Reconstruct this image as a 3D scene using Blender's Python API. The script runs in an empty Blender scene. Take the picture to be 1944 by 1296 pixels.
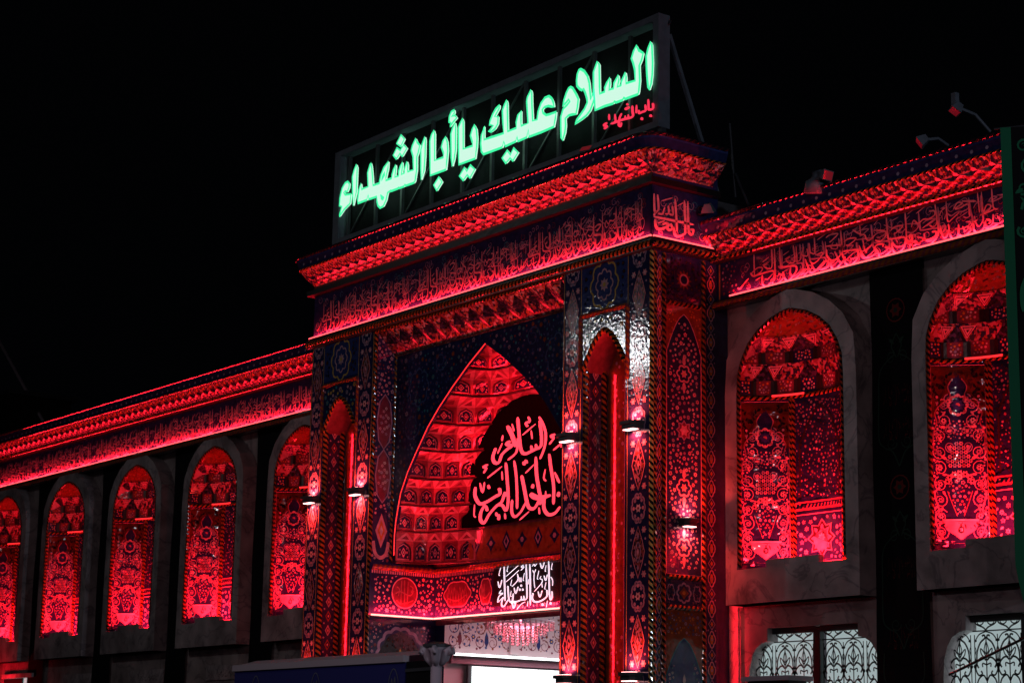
import bpy, math, random
from mathutils import Vector, Matrix
from mathutils.geometry import tessellate_polygon
PI = math.pi
sc = bpy.context.scene
C = sc.collection

# ------------------------------------------------------------------ camera, world, light, exposure
CAM = Vector((23.38, -20.0, 1.70))
YAW, PITCH, ROLL, FPX = -0.934092, 0.209075, 0.017665, 3819.7      # FPX: focal length in pixels of a 1944 px wide picture
def cam_axes():
    f = Vector((math.sin(YAW)*math.cos(PITCH), math.cos(YAW)*math.cos(PITCH), math.sin(PITCH)))
    r = Vector((math.cos(YAW), -math.sin(YAW), 0)); u = r.cross(f)
    return r*math.cos(ROLL)+u*math.sin(ROLL), u*math.cos(ROLL)-r*math.sin(ROLL), f
CR, CU, CF = cam_axes()
cd = bpy.data.cameras.new('camera'); cam = bpy.data.objects.new('camera', cd); C.objects.link(cam)
cam.matrix_world = Matrix(((CR.x, CU.x, -CF.x, CAM.x), (CR.y, CU.y, -CF.y, CAM.y), (CR.z, CU.z, -CF.z, CAM.z), (0, 0, 0, 1)))
cd.sensor_width = 36; cd.sensor_fit = 'HORIZONTAL'; cd.lens = FPX/1944*36
cd.clip_start = 0.1; cd.clip_end = 2000
cd.dof.use_dof = True; cd.dof.focus_distance = 29.5; cd.dof.aperture_fstop = 2.8
sc.camera = cam

w = bpy.data.worlds.new('World'); sc.world = w; w.use_nodes = True
bg = w.node_tree.nodes['Background']; bg.inputs[0].default_value = (0.6, 0.7, 1.0, 1); bg.inputs[1].default_value = 0.0007
vs = sc.view_settings; vs.view_transform = 'Standard'; vs.look = 'None'; vs.exposure = 0; vs.gamma = 1; vs.use_curve_mapping = False
sc.cycles.use_denoising = True
try: sc.cycles.denoiser = 'OPENIMAGEDENOISE'
except Exception: pass
sc.cycles.max_bounces = 5; sc.cycles.diffuse_bounces = 3; sc.cycles.glossy_bounces = 3
sc.cycles.sample_clamp_indirect = 4; sc.cycles.caustics_reflective = False; sc.cycles.caustics_refractive = False
RED = (1.0, 0.010, 0.026)
POW = dict(frieze=11.5, cornice=2.4, niche=145, hood=2.6, pier=2.0, arch=11, beam=22, sconce=26, corner=3.8, muq=.8, passage=85, flood=140, flood2=250, flood3=75, flood4=900)

# ------------------------------------------------------------------ helpers
def at(x, y, Y):                      # photo pixel -> point of the vertical plane at depth Y
    d = CR*(x-972) - CU*(y-648) + CF*FPX
    return CAM + d*((Y-CAM.y)/d.y)
def atX(x, y, X):
    d = CR*(x-972) - CU*(y-648) + CF*FPX
    return CAM + d*((X-CAM.x)/d.x)
def tag(o, label=None, cat=None, group=None, kind=None):
    if label: o['label'] = label
    if cat: o['category'] = cat
    if group: o['group'] = group
    if kind: o['kind'] = kind
    return o
def thing(name, label, cat, loc=(0, 0, 0), group=None):
    o = bpy.data.objects.new(name, None); C.objects.link(o); o.location = loc; o.empty_display_size = .2
    return tag(o, label, cat, group)
def wloc(p):
    v = Vector((0, 0, 0))
    while p: v = v + Vector(p.location); p = p.parent
    return v
class MB:
    def __init__(s): s.v = []; s.f = []; s.m = []; s.mats = []
    def mi(s, m):
        if m not in s.mats: s.mats.append(m)
        return s.mats.index(m)
    def poly(s, pts, m):
        b = len(s.v); s.v += [Vector(p) for p in pts]; s.f.append(list(range(b, b+len(pts)))); s.m.append(s.mi(m))
    def faces(s, pts, fs, m):
        b = len(s.v); s.v += [Vector(p) for p in pts]; k = s.mi(m)
        for f in fs: s.f.append([b+i for i in f]); s.m.append(k)
    def box(s, a, b, m):
        x0, y0, z0 = a; x1, y1, z1 = b
        P = [(x0,y0,z0),(x1,y0,z0),(x1,y1,z0),(x0,y1,z0),(x0,y0,z1),(x1,y0,z1),(x1,y1,z1),(x0,y1,z1)]
        s.faces(P, [(0,3,2,1),(4,5,6,7),(0,1,5,4),(1,2,6,5),(2,3,7,6),(3,0,4,7)], m)
    def bar(s, a, b, w_, h_, m, up=Vector((0, 0, 1))):
        a, b = Vector(a), Vector(b); d = (b-a).normalized()
        if abs(d.dot(up)) > .98: up = Vector((0, 1, 0))
        x = d.cross(up).normalized()*w_/2; y = x.cross(d).normalized()*h_/2
        P = [a-x-y, a+x-y, a+x+y, a-x+y, b-x-y, b+x-y, b+x+y, b-x+y]
        s.faces(P, [(0,3,2,1),(4,5,6,7),(0,1,5,4),(1,2,6,5),(2,3,7,6),(3,0,4,7)], m)
    def tube(s, pts, r, m, n=8):
        pts = [Vector(p) for p in pts]; ring = []
        for i, p in enumerate(pts):
            d = (pts[min(i+1, len(pts)-1)]-pts[max(i-1, 0)]).normalized()
            u = Vector((0, 0, 1)) if abs(d.z) < .9 else Vector((0, 1, 0))
            x = d.cross(u).normalized(); y = x.cross(d)
            rr = r[i] if isinstance(r, (list, tuple)) else r
            ring.append([p+x*rr*math.cos(2*PI*k/n)+y*rr*math.sin(2*PI*k/n) for k in range(n)])
        P = [q for g in ring for q in g]; F = []
        for i in range(len(pts)-1):
            for k in range(n): F.append((i*n+k, i*n+(k+1) % n, (i+1)*n+(k+1) % n, (i+1)*n+k))
        F.append(tuple(range(n))[::-1]); F.append(tuple((len(pts)-1)*n+k for k in range(n)))
        s.faces(P, F, m)
    def concave(s, fr, loops, m, n=0.0, depth=0.0):   # outline with holes, optionally extruded back to n-depth
        t = tessellate_polygon([[Vector((p[0], p[1], 0)) for p in l] for l in loops])
        flat = [p for l in loops for p in l]
        s.faces([fr(p[0], p[1], n) for p in flat], t, m)
        if depth:
            for l in loops:
                k = len(l)
                for i in range(k):
                    a, b = l[i], l[(i+1) % k]
                    s.poly([fr(a[0], a[1], n), fr(b[0], b[1], n), fr(b[0], b[1], n-depth), fr(a[0], a[1], n-depth)], m)
    def paint(s, fr, shapes, n0=0.003):               # flat ornament, every layer 2 mm above the one below
        for pts, m, lay in shapes:
            n = n0+lay*0.002
            if len(pts[0]) == 4 and pts[0][2] == 'fan': pass
            s.poly([fr(p[0], p[1], n) for p in pts], m)
    def build(s, name, parent=None, smooth=False, kind=None, label=None):
        me = bpy.data.meshes.new(name); o = bpy.data.objects.new(name, me)
        off = wloc(parent) if parent else Vector((0, 0, 0))
        me.from_pydata([tuple(v-off) for v in s.v], [], s.f)
        for m in s.mats: me.materials.append(m)
        me.polygons.foreach_set('material_index', s.m)
        if smooth: me.polygons.foreach_set('use_smooth', [True]*len(s.f))
        me.update(); C.objects.link(o)
        if parent: o.parent = parent
        if kind: o['kind'] = kind
        if label: o['label'] = label
        return o
def frame(o, U, V, N):
    o, U, V, N = Vector(o), Vector(U), Vector(V), Vector(N)
    return lambda u, v, n=0.0: o+U*u+V*v+N*n
def FY(Y): return frame((0, Y, 0), (1, 0, 0), (0, 0, 1), (0, -1, 0))     # wall facing the square, u = X, v = Z
def FX(X): return frame((X, 0, 0), (0, 1, 0), (0, 0, 1), (1, 0, 0))      # wall facing +X, u = Y, v = Z
def area(name, loc, aim, sx, sy, power, color, parent=None, spread=PI):
    l = bpy.data.lights.new(name, 'AREA'); l.shape = 'RECTANGLE'; l.size = sx; l.size_y = sy; l.energy = power; l.color = color; l.spread = spread
    o = bpy.data.objects.new(name, l); C.objects.link(o); o.location = Vector(loc)-(wloc(parent) if parent else Vector())
    o.rotation_mode = 'QUATERNION'; o.rotation_quaternion = Vector(aim).to_track_quat('-Z', 'Y')
    if parent: o.parent = parent
    return o
def area_x(name, loc, aim, long_axis, sx, sy, power, color, parent=None, spread=PI):  # long side of the lamp along long_axis
    o = area(name, loc, aim, sx, sy, power, color, parent, spread)
    z = -Vector(aim).normalized(); x = Vector(long_axis); x = (x-z*x.dot(z)).normalized(); y = z.cross(x)
    o.rotation_quaternion = Matrix(((x.x, y.x, z.x), (x.y, y.y, z.y), (x.z, y.z, z.z))).to_quaternion()
    return o

# ------------------------------------------------------------------ materials
def mat(name, col, rough=.5, bump=0., bscale=30., metal=0., mottle=0., mscale=6., emit=None, estr=0., spec=.5, coat=0., bdist=.02, vein=0.):
    m = bpy.data.materials.new(name); m.use_nodes = True; nt = m.node_tree; b = nt.nodes['Principled BSDF']
    b.inputs['Base Color'].default_value = (*col, 1); b.inputs['Roughness'].default_value = rough; b.inputs['Metallic'].default_value = metal
    b.inputs['Specular IOR Level'].default_value = spec
    if coat: b.inputs['Coat Weight'].default_value = coat; b.inputs['Coat Roughness'].default_value = .08
    tc = nt.nodes.new('ShaderNodeTexCoord')
    if mottle:
        n = nt.nodes.new('ShaderNodeTexNoise'); n.inputs['Scale'].default_value = mscale; n.inputs['Detail'].default_value = 6
        nt.links.new(tc.outputs['Object'], n.inputs['Vector'])
        r = nt.nodes.new('ShaderNodeMapRange'); r.inputs[1].default_value = .3; r.inputs[2].default_value = .7; r.inputs[3].default_value = 1-mottle; r.inputs[4].default_value = 1+mottle*.4
        nt.links.new(n.outputs['Fac'], r.inputs[0])
        mx = nt.nodes.new('ShaderNodeMix'); mx.data_type = 'RGBA'; mx.blend_type = 'MULTIPLY'; mx.inputs[0].default_value = 1
        mx.inputs[6].default_value = (*col, 1); nt.links.new(r.outputs[0], mx.inputs[7]); nt.links.new(mx.outputs[2], b.inputs['Base Color'])
    if vein:
        n = nt.nodes.new('ShaderNodeTexNoise'); n.inputs['Scale'].default_value = 1.1; n.inputs['Detail'].default_value = 8; n.inputs['Distortion'].default_value = 1.6
        nt.links.new(tc.outputs['Object'], n.inputs['Vector'])
        r = nt.nodes.new('ShaderNodeValToRGB'); e = r.color_ramp.elements; e[0].position = .47; e[0].color = (1, 1, 1, 1); e[1].position = .53; e[1].color = (1, 1, 1, 1); x = e.new(.50); x.color = (1-vein, 1-vein, 1-vein*.9, 1)
        nt.links.new(n.outputs['Fac'], r.inputs[0]); m2 = nt.nodes.new('ShaderNodeMix'); m2.data_type = 'RGBA'; m2.blend_type = 'MULTIPLY'; m2.inputs[0].default_value = 1
        nt.links.new(b.inputs['Base Color'].links[0].from_socket, m2.inputs[6]); nt.links.new(r.outputs[0], m2.inputs[7]); nt.links.new(m2.outputs[2], b.inputs['Base Color'])
    if bump:
        n = nt.nodes.new('ShaderNodeTexNoise'); n.inputs['Scale'].default_value = bscale; n.inputs['Detail'].default_value = 3
        nt.links.new(tc.outputs['Object'], n.inputs['Vector'])
        bp = nt.nodes.new('ShaderNodeBump'); bp.inputs['Strength'].default_value = bump; bp.inputs['Distance'].default_value = bdist
        nt.links.new(n.outputs['Fac'], bp.inputs['Height']); nt.links.new(bp.outputs[0], b.inputs['Normal'])
        if coat: nt.links.new(bp.outputs[0], b.inputs['Coat Normal'])
    if emit:
        b.inputs['Emission Color'].default_value = (*emit, 1); b.inputs['Emission Strength'].default_value = estr
    return m
def glaze(name, col, rough=.055, bump=.6, bscale=15): return mat(name, col, rough, bump, bscale, mottle=.35, mscale=9, bdist=.0040)
NAVY = glaze('glazed_navy', (.022, .03, .11)); COB = glaze('glazed_cobalt', (.04, .06, .22)); BLK = glaze('glazed_black', (.012, .014, .02))
TURQ = glaze('glazed_turquoise', (.05, .30, .36)); WHT = glaze('glazed_white', (.72, .66, .66)); PINK = glaze('glazed_pink', (.70, .40, .46))
LIL = glaze('glazed_lilac', (.42, .34, .48)); YEL = glaze('glazed_yellow', (.72, .48, .12)); TERR = glaze('glazed_terracotta', (.27, .08, .03))
TERD = glaze('glazed_brown', (.10, .03, .015)); MAROON = glaze('glazed_maroon', (.05, .015, .022)); GRN = glaze('glazed_green', (.05, .16, .06)); ORG = glaze('glazed_orange', (.70, .26, .04)); ROPE = glaze('glazed_rope_orange', (.34, .115, .02)); LAPIS = glaze('glazed_lapis', (.07, .12, .30))
WINE = glaze('glazed_wine', (.22, .05, .08)); ROSE = glaze('glazed_rose', (.42, .15, .18))
MARB = mat('grey_marble', (.50, .42, .42), .36, .08, 9, mottle=.55, mscale=1.9, vein=.45)
MARB2 = mat('grey_marble_wall', (.42, .34, .33), .40, .08, 9, mottle=.6, mscale=1.4, vein=.45)
MOULD = mat('dark_moulding', (.018, .012, .012), .3, .2, 14)
STEEL = mat('grey_painted_steel', (.12, .145, .18), .42, .06, 20, mottle=.25)
DARKST = mat('dark_steel', (.035, .04, .048), .5, .05, 20)
IRON = mat('black_iron', (.012, .012, .014), .45, .1, 40)
CLOTH = mat('black_cloth', (.006, .006, .008), .9, .25, 60, spec=.15)
CLOTHK = mat('deep_black_cloth', (.0016, .0012, .0016), .95, .25, 60, spec=.02); CLOTHG = mat('green_embroidery', (.013, .15, .07), .8, .2, 70, spec=.2); CLOTHR = mat('red_embroidery', (.16, .015, .015), .8, .2, 70, spec=.2)
CLOTHD = mat('faint_green_embroidery', (.02, .05, .035), .8, .2, 70, spec=.2)
BLUEC = mat('navy_canvas', (.022, .026, .17), .75, .12, 45, spec=.2); GREYC = mat('grey_canvas', (.45, .42, .46), .7, .1, 45)
LEDM = mat('red_led_tube', (.8, .1, .1), .4, emit=(1, .085, .095), estr=2.4)
LEDR = mat('deep_red_led_tube', (.8, .1, .1), .4, emit=(1, .03, .035), estr=1.1)
LEDDIM = mat('dim_red_led_tube', (.8, .1, .1), .4, emit=(1, .02, .025), estr=.35)
LEDHOT = mat('hot_red_led_tube', (.8, .1, .1), .4, emit=(1, .30, .26), estr=3.0)
LEDW = mat('white_led_tube', (.9, .9, .9), .4, emit=(.9, .97, 1), estr=3)
LENS = mat('sconce_lens', (.9, .5, .5), .4, emit=(1, .42, .40), estr=4.5)
GREENL = mat('green_sign_letter', (.1, .6, .4), .5, emit=(.62, .93, .76), estr=1.0)
GREENE = mat('green_letter_edge', (.05, .5, .3), .5, emit=(.05, 1.0, .40), estr=.95)
REDL = mat('red_sign_letter', (.6, .05, .06), .5, emit=(1, .035, .09), estr=1.0)
NEON = mat('pink_red_neon', (.7, .1, .12), .5, emit=(1, .075, .125), estr=1.02)
WHITEL = mat('white_lit_letter', (.8, .8, .85), .5, emit=(.80, .84, 1.0), estr=1.0)
SCRN = mat('bright_screen', (.9, .9, .9), .5, emit=(.92, 1, 1), estr=1.8)
PANE = mat('lit_frosted_pane', (.5, .55, .55), .4, emit=(.50, .62, .63), estr=.62)
CONC = mat('dark_paving', (.06, .06, .065), .6, .15, 10, mottle=.3)
POSTM = mat('grey_cast_iron', (.55, .48, .55), .45, .1, 30)
CRYS = mat('crystal', (.8, .45, .5), .08, .3, 60)
PLASR = mat('rose_plaster', (.30, .16, .20), .6, .05, 12); PLAS = mat('pale_plaster', (.62, .55, .56), .6, .05, 12)

def mosaic(name, cols, scale, rough=.12, bump=.25):       # small cut tiles, each with its own colour
    m = bpy.data.materials.new(name); m.use_nodes = True; nt = m.node_tree; b = nt.nodes['Principled BSDF']; b.inputs['Roughness'].default_value = rough
    tc = nt.nodes.new('ShaderNodeTexCoord'); v = nt.nodes.new('ShaderNodeTexVoronoi'); v.inputs['Scale'].default_value = scale
    nt.links.new(tc.outputs['Object'], v.inputs['Vector'])
    sp = nt.nodes.new('ShaderNodeSeparateColor'); nt.links.new(v.outputs['Color'], sp.inputs[0])
    r = nt.nodes.new('ShaderNodeValToRGB'); r.color_ramp.interpolation = 'CONSTANT'; nt.links.new(sp.outputs[0], r.inputs[0]); e = r.color_ramp.elements
    while len(e) < len(cols): e.new(.5)
    for i, c in enumerate(cols): e[i].position = i/len(cols); e[i].color = (*c, 1)
    nt.links.new(r.outputs[0], b.inputs['Base Color'])
    bp = nt.nodes.new('ShaderNodeBump'); bp.inputs['Strength'].default_value = bump; bp.inputs['Distance'].default_value = .03
    nt.links.new(sp.outputs[1], bp.inputs['Height']); nt.links.new(bp.outputs[0], b.inputs['Normal'])
    return m
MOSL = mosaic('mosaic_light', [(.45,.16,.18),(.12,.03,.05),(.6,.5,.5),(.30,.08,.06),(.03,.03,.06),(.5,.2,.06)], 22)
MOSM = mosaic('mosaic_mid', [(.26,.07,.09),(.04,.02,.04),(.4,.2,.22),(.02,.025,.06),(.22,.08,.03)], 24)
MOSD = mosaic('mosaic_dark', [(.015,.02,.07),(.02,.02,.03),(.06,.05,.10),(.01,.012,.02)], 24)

# ------------------------------------------------------------------ 2-D ornament shapes -> list of (points, material, layer)
def disc(u, v, r, m, l=0, n=8, ry=None):
    ry = ry or r
    return [([(u+r*math.cos(2*PI*k/n), v+ry*math.sin(2*PI*k/n)) for k in range(n)], m, l)]
def flower(u, v, r, m, core, l=0, n=6, ph=0.):
    out = []; k2 = 2*n
    P = [(u+r*(1 if k % 2 == 0 else .62)*math.cos(2*PI*k/k2+ph), v+r*(1 if k % 2 == 0 else .62)*math.sin(2*PI*k/k2+ph)) for k in range(k2)]
    out.append((P, m, l))
    if core: out += disc(u, v, r*.34, core, l+1, 6)
    return out
def leaf(u, v, a, ln, wd, m, l=0):
    c, s = math.cos(a), math.sin(a)
    L = [(0, 0), (ln*.3, wd*.5), (ln*.65, wd*.4), (ln, 0), (ln*.65, -wd*.4), (ln*.3, -wd*.5)]
    return [([(u+x*c-y*s, v+x*s+y*c) for x, y in L], m, l)]
def dia(u, v, a, b, m, l=0): return [([(u+a, v), (u, v+b), (u-a, v), (u, v-b)], m, l)]
def rect(u0, v0, u1, v1, m, l=0): return [([(u0, v0), (u1, v0), (u1, v1), (u0, v1)], m, l)]
def ribbon(pts, wd, m, l=0, closed=False, taper=False):
    out = []; k = len(pts); Lf = []; Rt = []
    for i in range(k):
        a = pts[(i-1) % k] if (closed or i) else pts[0]; b = pts[(i+1) % k] if (closed or i < k-1) else pts[-1]
        dx, dy = b[0]-a[0], b[1]-a[1]; d = math.hypot(dx, dy) or 1
        ww = wd/2*((1-.75*i/(k-1)) if taper else 1)
        Lf.append((pts[i][0]-dy/d*ww, pts[i][1]+dx/d*ww)); Rt.append((pts[i][0]+dy/d*ww, pts[i][1]-dx/d*ww))
    for i in range(k if closed else k-1):
        j = (i+1) % k
        out.append(([Lf[i], Lf[j], Rt[j], Rt[i]], m, l))
    return out
def lobed(u, v, ru, rv, lobes, amp, m, l=0, n=4, ph=0):
    N = lobes*n; P = []
    for k in range(N):
        a = 2*PI*k/N+ph; r = 1-amp+amp*abs(math.cos(lobes*(a-ph)/2))
        P.append((u+ru*r*math.cos(a), v+rv*r*math.sin(a)))
    return P
def lobe_ring(u, v, ru, rv, lobes, amp, wd, m, l=0): return ribbon(lobed(u, v, ru, rv, lobes, amp, m), wd, m, l, True)
def spiral(u, v, r, turns, m, wd, l=0, d=1, a0=0.):
    P = []; N = int(10*turns)+2
    for i in range(N):
        t = i/(N-1); a = a0+d*2*PI*turns*t; rr = r*(1-.72*t)
        P.append((u+rr*math.cos(a), v+rr*math.sin(a)))
    return ribbon(P, wd, m, l, taper=True)
def star8(u, v, r, m, l=0): return [([(u+r*(1 if k % 2 == 0 else .7)*math.cos(PI*k/8), v+r*(1 if k % 2 == 0 else .7)*math.sin(PI*k/8)) for k in range(16)], m, l)]
def mirror(shapes, cu): return shapes+[([(2*cu-p[0], p[1]) for p in pts][::-1], m, l) for pts, m, l in shapes]
def scatter(u0, v0, u1, v1, n, r0, r1, mats, seed=1, skip=None, core=TERR, leaves=True):
    rd = random.Random(seed); pl = []; out = []
    for _ in range(n*14):
        if len(pl) >= n: break
        r = rd.uniform(r0, r1); u = rd.uniform(u0+r, u1-r); v = rd.uniform(v0+r, v1-r)
        if skip and skip(u, v, r): continue
        if any((u-a)**2+(v-b)**2 < ((r+c)*1.12)**2 for a, b, c in pl): continue
        pl.append((u, v, r))
        if r < (r0*2+r1)/3: out += leaf(u-r*.6, v-r*.4, rd.uniform(0, 6.28), r*2.0, r*1.1, rd.choice(mats)) if leaves and rd.random() < .5 else disc(u, v, r*.9, rd.choice(mats), 0, 6)
        else: out += flower(u, v, r, rd.choice(mats), core, 0, rd.choice([5, 6, 8]), rd.random())
    return out
def catmull(pts, k=5):
    P = [pts[0]]+list(pts)+[pts[-1]]; out = []
    for i in range(1, len(P)-2):
        a, b, c, d = P[i-1], P[i], P[i+1], P[i+2]
        for j in range(k):
            t = j/k
            out.append(tuple(.5*((2*b[q])+(-a[q]+c[q])*t+(2*a[q]-5*b[q]+4*c[q]-d[q])*t*t+(-a[q]+3*b[q]-3*c[q]+d[q])*t**3) for q in range(2)))
    out.append(tuple(P[-2])); return out
def arch_line(hw, z0, prof):        # prof: rising list of (fraction of half width, z); returns left bottom -> apex -> right bottom about u = 0
    L = [(-hw, z0)]+[(-hw*f, z) for f, z in prof]
    return L+[(-x, z) for x, z in L[::-1] if x < -1e-6]
def pointed(z0, z1, n=9):           # half profile of a pointed arch, fractions
    out = []
    for i in range(n+1):
        t = i/n; out.append(((1-t)**.62*(1-.0*t) if t < 1 else 0, z0+(z1-z0)*t))
    return out
def rope(mb, path, r, m1, m2, N, step=.11):       # twisted rope moulding: half round, slanted stripes; path = list of 3-D points, N = wall normal (or list)
    path = [Vector(p) for p in path]; K = 5
    seg = [(path[i+1]-path[i]).length for i in range(len(path)-1)]; tot = sum(seg); n = max(2, int(tot/step)*2)
    def P(s):
        s = max(0, min(tot, s)); i = 0
        while i < len(seg)-1 and s > seg[i]: s -= seg[i]; i += 1
        d = (path[i+1]-path[i]).normalized(); Nn = N[i] if isinstance(N, list) else N
        return path[i]+d*s, d, Vector(Nn)
    for j in range(n):
        for k in range(K-1):
            q = []
            for (jj, kk) in ((j, k), (j+1, k), (j+1, k+1), (j, k+1)):
                p, d, Nn = P((jj+kk*.45-.9)*tot/n); x = d.cross(Nn)
                a = PI*kk/(K-1); bul = 1+.12*(1 if jj % 2 else 0)
                q.append(p+x*math.cos(a)*r*bul+Nn*(math.sin(a)*r*.8*bul+.001))
            mb.poly(q, m1 if j % 2 else m2)

# ------------------------------------------------------------------ lettering traced as pen strokes / outlines (pixels of enlarged crops of the photograph)
def crop(pts, ox, oy, s): return [(ox+x/s, oy+y/s) for x, y in pts]
SIGN = [
 ((1130, 70, 6.646), [[(718,75),(735,110),(745,330),(740,480),(725,600),(700,675),(688,640),(675,500),(668,360),(665,250),(690,150)]]),
 ((1130, 70, 6.646), [[(538,122),(570,180),(625,215),(605,300),(575,370),(582,560),(570,690),(560,730),(400,790),(380,775),(365,805),(280,835),(262,822),(245,848),(140,880),(105,895),(20,932),(10,800),(0,700),(0,450),(45,322),(70,360),(75,640),(78,725),(140,700),(140,650),(165,590),(200,530),(205,600),(195,675),(250,660),(258,590),(310,495),(318,560),(300,640),(345,620),(350,570),(400,460),(410,520),(408,595),(525,560),(520,420),(500,340),(478,280),(505,190)]]),
 ((1000, 110, 6.646), [[(700,150),(745,175),(785,235),(808,320),(820,450),(828,535),(850,470),(866,400),(872,520),(850,590),(820,670),(770,735),(700,790),(628,838),(650,790),(700,720),(750,650),(785,570),(780,520),(760,450),(735,395),(720,415),(690,400),(655,360),(650,300),(660,210),(680,160)]]),
 ((1000, 110, 6.646), [[(572,375),(600,390),(640,460),(670,525),(660,620),(640,715),(600,718),(550,730),(505,770),(510,860),(500,950),(470,1045),(455,1010),(450,880),(450,750),(480,650),(530,600),(565,555),(550,530),(500,590),(478,620),(490,540),(520,450),(550,390)]]),
 ((890, 170, 6.646), [[(1031,91),(1066,121),(1086,171),(1093,226),(1066,221),(1021,213),(971,231),(946,261),(956,301),(996,331),(1031,323),(1121,291),(1111,371),(1091,476),(931,546),(781,601),(771,510),(750,610),(640,658),(628,600),(612,660),(480,722),(460,660),(440,735),(320,780),(205,822),(180,790),(170,690),(180,580),(212,475),(212,640),(300,610),(460,558),(450,400),(445,270),(470,200),(495,145),(505,180),(508,350),(512,535),(620,492),(618,420),(640,330),(678,280),(678,400),(680,465),(768,432),(751,151),(761,101),(803,16),(813,51),(816,201),(826,401),(881,386),(896,281),(931,181),(981,111)]]),
 ((890, 170, 6.646), [[(405,205),(405,240),(345,350),(390,350),(385,440),(350,500),(300,540),(270,540),(330,460),(280,450),(290,400),(320,320),(360,250)]]),
 ((890, 170, 6.646), [[(505,775),(545,830),(585,745),(640,800),(575,905),(540,870),(487,935),(440,870)]]),
 ((780, 195, 6.646), [[(818,290),(845,340),(855,450),(850,560),(830,710),(625,785),(622,600),(620,320),(640,270),(670,210),(680,250),(680,590),(800,550),(795,500),(772,420),(795,340)]]),
 ((780, 195, 6.646), [[(695,825),(725,870),(770,795),(825,845),(765,955),(730,915),(680,985),(632,930)]]),
 ((780, 195, 6.646), [[(575,262),(585,320),(582,600),(565,720),(542,805),(530,700),(525,400),(545,330)]]),
 ((780, 195, 6.646), [[(565,100),(570,135),(530,180),(575,165),(598,198),(560,240),(512,308),(525,260),(500,250),(505,180),(530,120)]]),
 ((780, 195, 6.646), [[(308,360),(320,400),(318,735),(430,695),(432,640),(405,565),(425,490),(455,440),(478,500),(485,610),(470,760),(460,850),(265,922),(262,700),(260,490),(280,410)]]),
 ((780, 195, 6.646), [[(372,945),(412,1005),(345,1112),(308,1045)]]),
 ((780, 195, 6.646), [[(195,440),(203,480),(198,680),(185,860),(150,975),(145,830),(145,600),(165,520)]]),
 ((640, 240, 7.2), [[(1092,175),(1115,225),(1150,265),(1130,360),(1110,420),(1108,600),(1085,750),(1070,775),(960,815),(945,800),(935,825),(865,850),(860,838),(850,855),(760,888),(750,880),(745,890),(710,910),(690,1010),(650,1095),(610,1118),(580,1090),(565,1030),(562,965),(455,1000),(445,940),(425,1010),(305,1055),(302,1000),(320,870),(345,790),(355,865),(445,830),(438,640),(470,530),(480,510),(492,560),(505,700),(512,812),(605,780),(600,760),(620,670),(660,570),(720,490),(715,580),(690,690),(685,745),(765,715),(770,670),(790,600),(820,535),(822,580),(810,700),(862,680),(862,620),(885,550),(910,500),(912,560),(900,665),(940,640),(940,590),(975,490),(985,530),(985,625),(1065,600),(1060,420),(1035,330),(1050,270)],
   [(672,625),(668,670),(625,745),(640,690)], [(610,945),(660,985),(650,1005),(625,990)]]),
 ((640, 240, 7.2), [[(893,125),(940,178),(890,280),(835,240)]]),
 ((640, 240, 7.2), [[(838,300),(885,335),(930,255),(973,305),(910,415),(880,375),(830,450),(788,400)]]),
 ((640, 240, 7.2), [[(283,530),(295,570),(290,700),(282,900),(240,1085),(232,900),(230,690),(255,600)]]),
 ((640, 240, 7.2), [[(165,760),(188,790),(180,850),(155,900),(130,890),(110,905),(130,940),(210,930),(195,1060),(165,1090),(115,1140),(50,1235),(60,1190),(85,1100),(52,1090),(60,980),(90,850),(130,780)]]),
]
SIGN_RED = ((1120, 180, 13.886), [  # stroke points, width
 ([(1570,130),(1575,300),(1580,420)],55), ([(1560,410),(1690,375),(1690,230)],60), ([(1490,270),(1500,420),(1420,460),(1330,495),(1320,410)],58), ([(1262,280),(1250,500)],52),
 ([(1150,300),(1152,440),(1150,590),(900,665),(580,780)],62), ([(960,560),(965,640)],40), ([(1040,530),(1045,620)],40), ([(870,500),(820,600),(800,700),(790,800),(840,840),(860,740)],55), ([(690,520),(710,730)],50), ([(535,520),(540,680)],50),
 ([(490,745),(400,810),(480,850),(400,910)],62), ([(1635,530),(1630,600)],75), ([(1405,605),(1395,680)],75), ([(1035,240),(1005,290)],80), ([(1080,330),(950,400)],80)])
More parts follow.
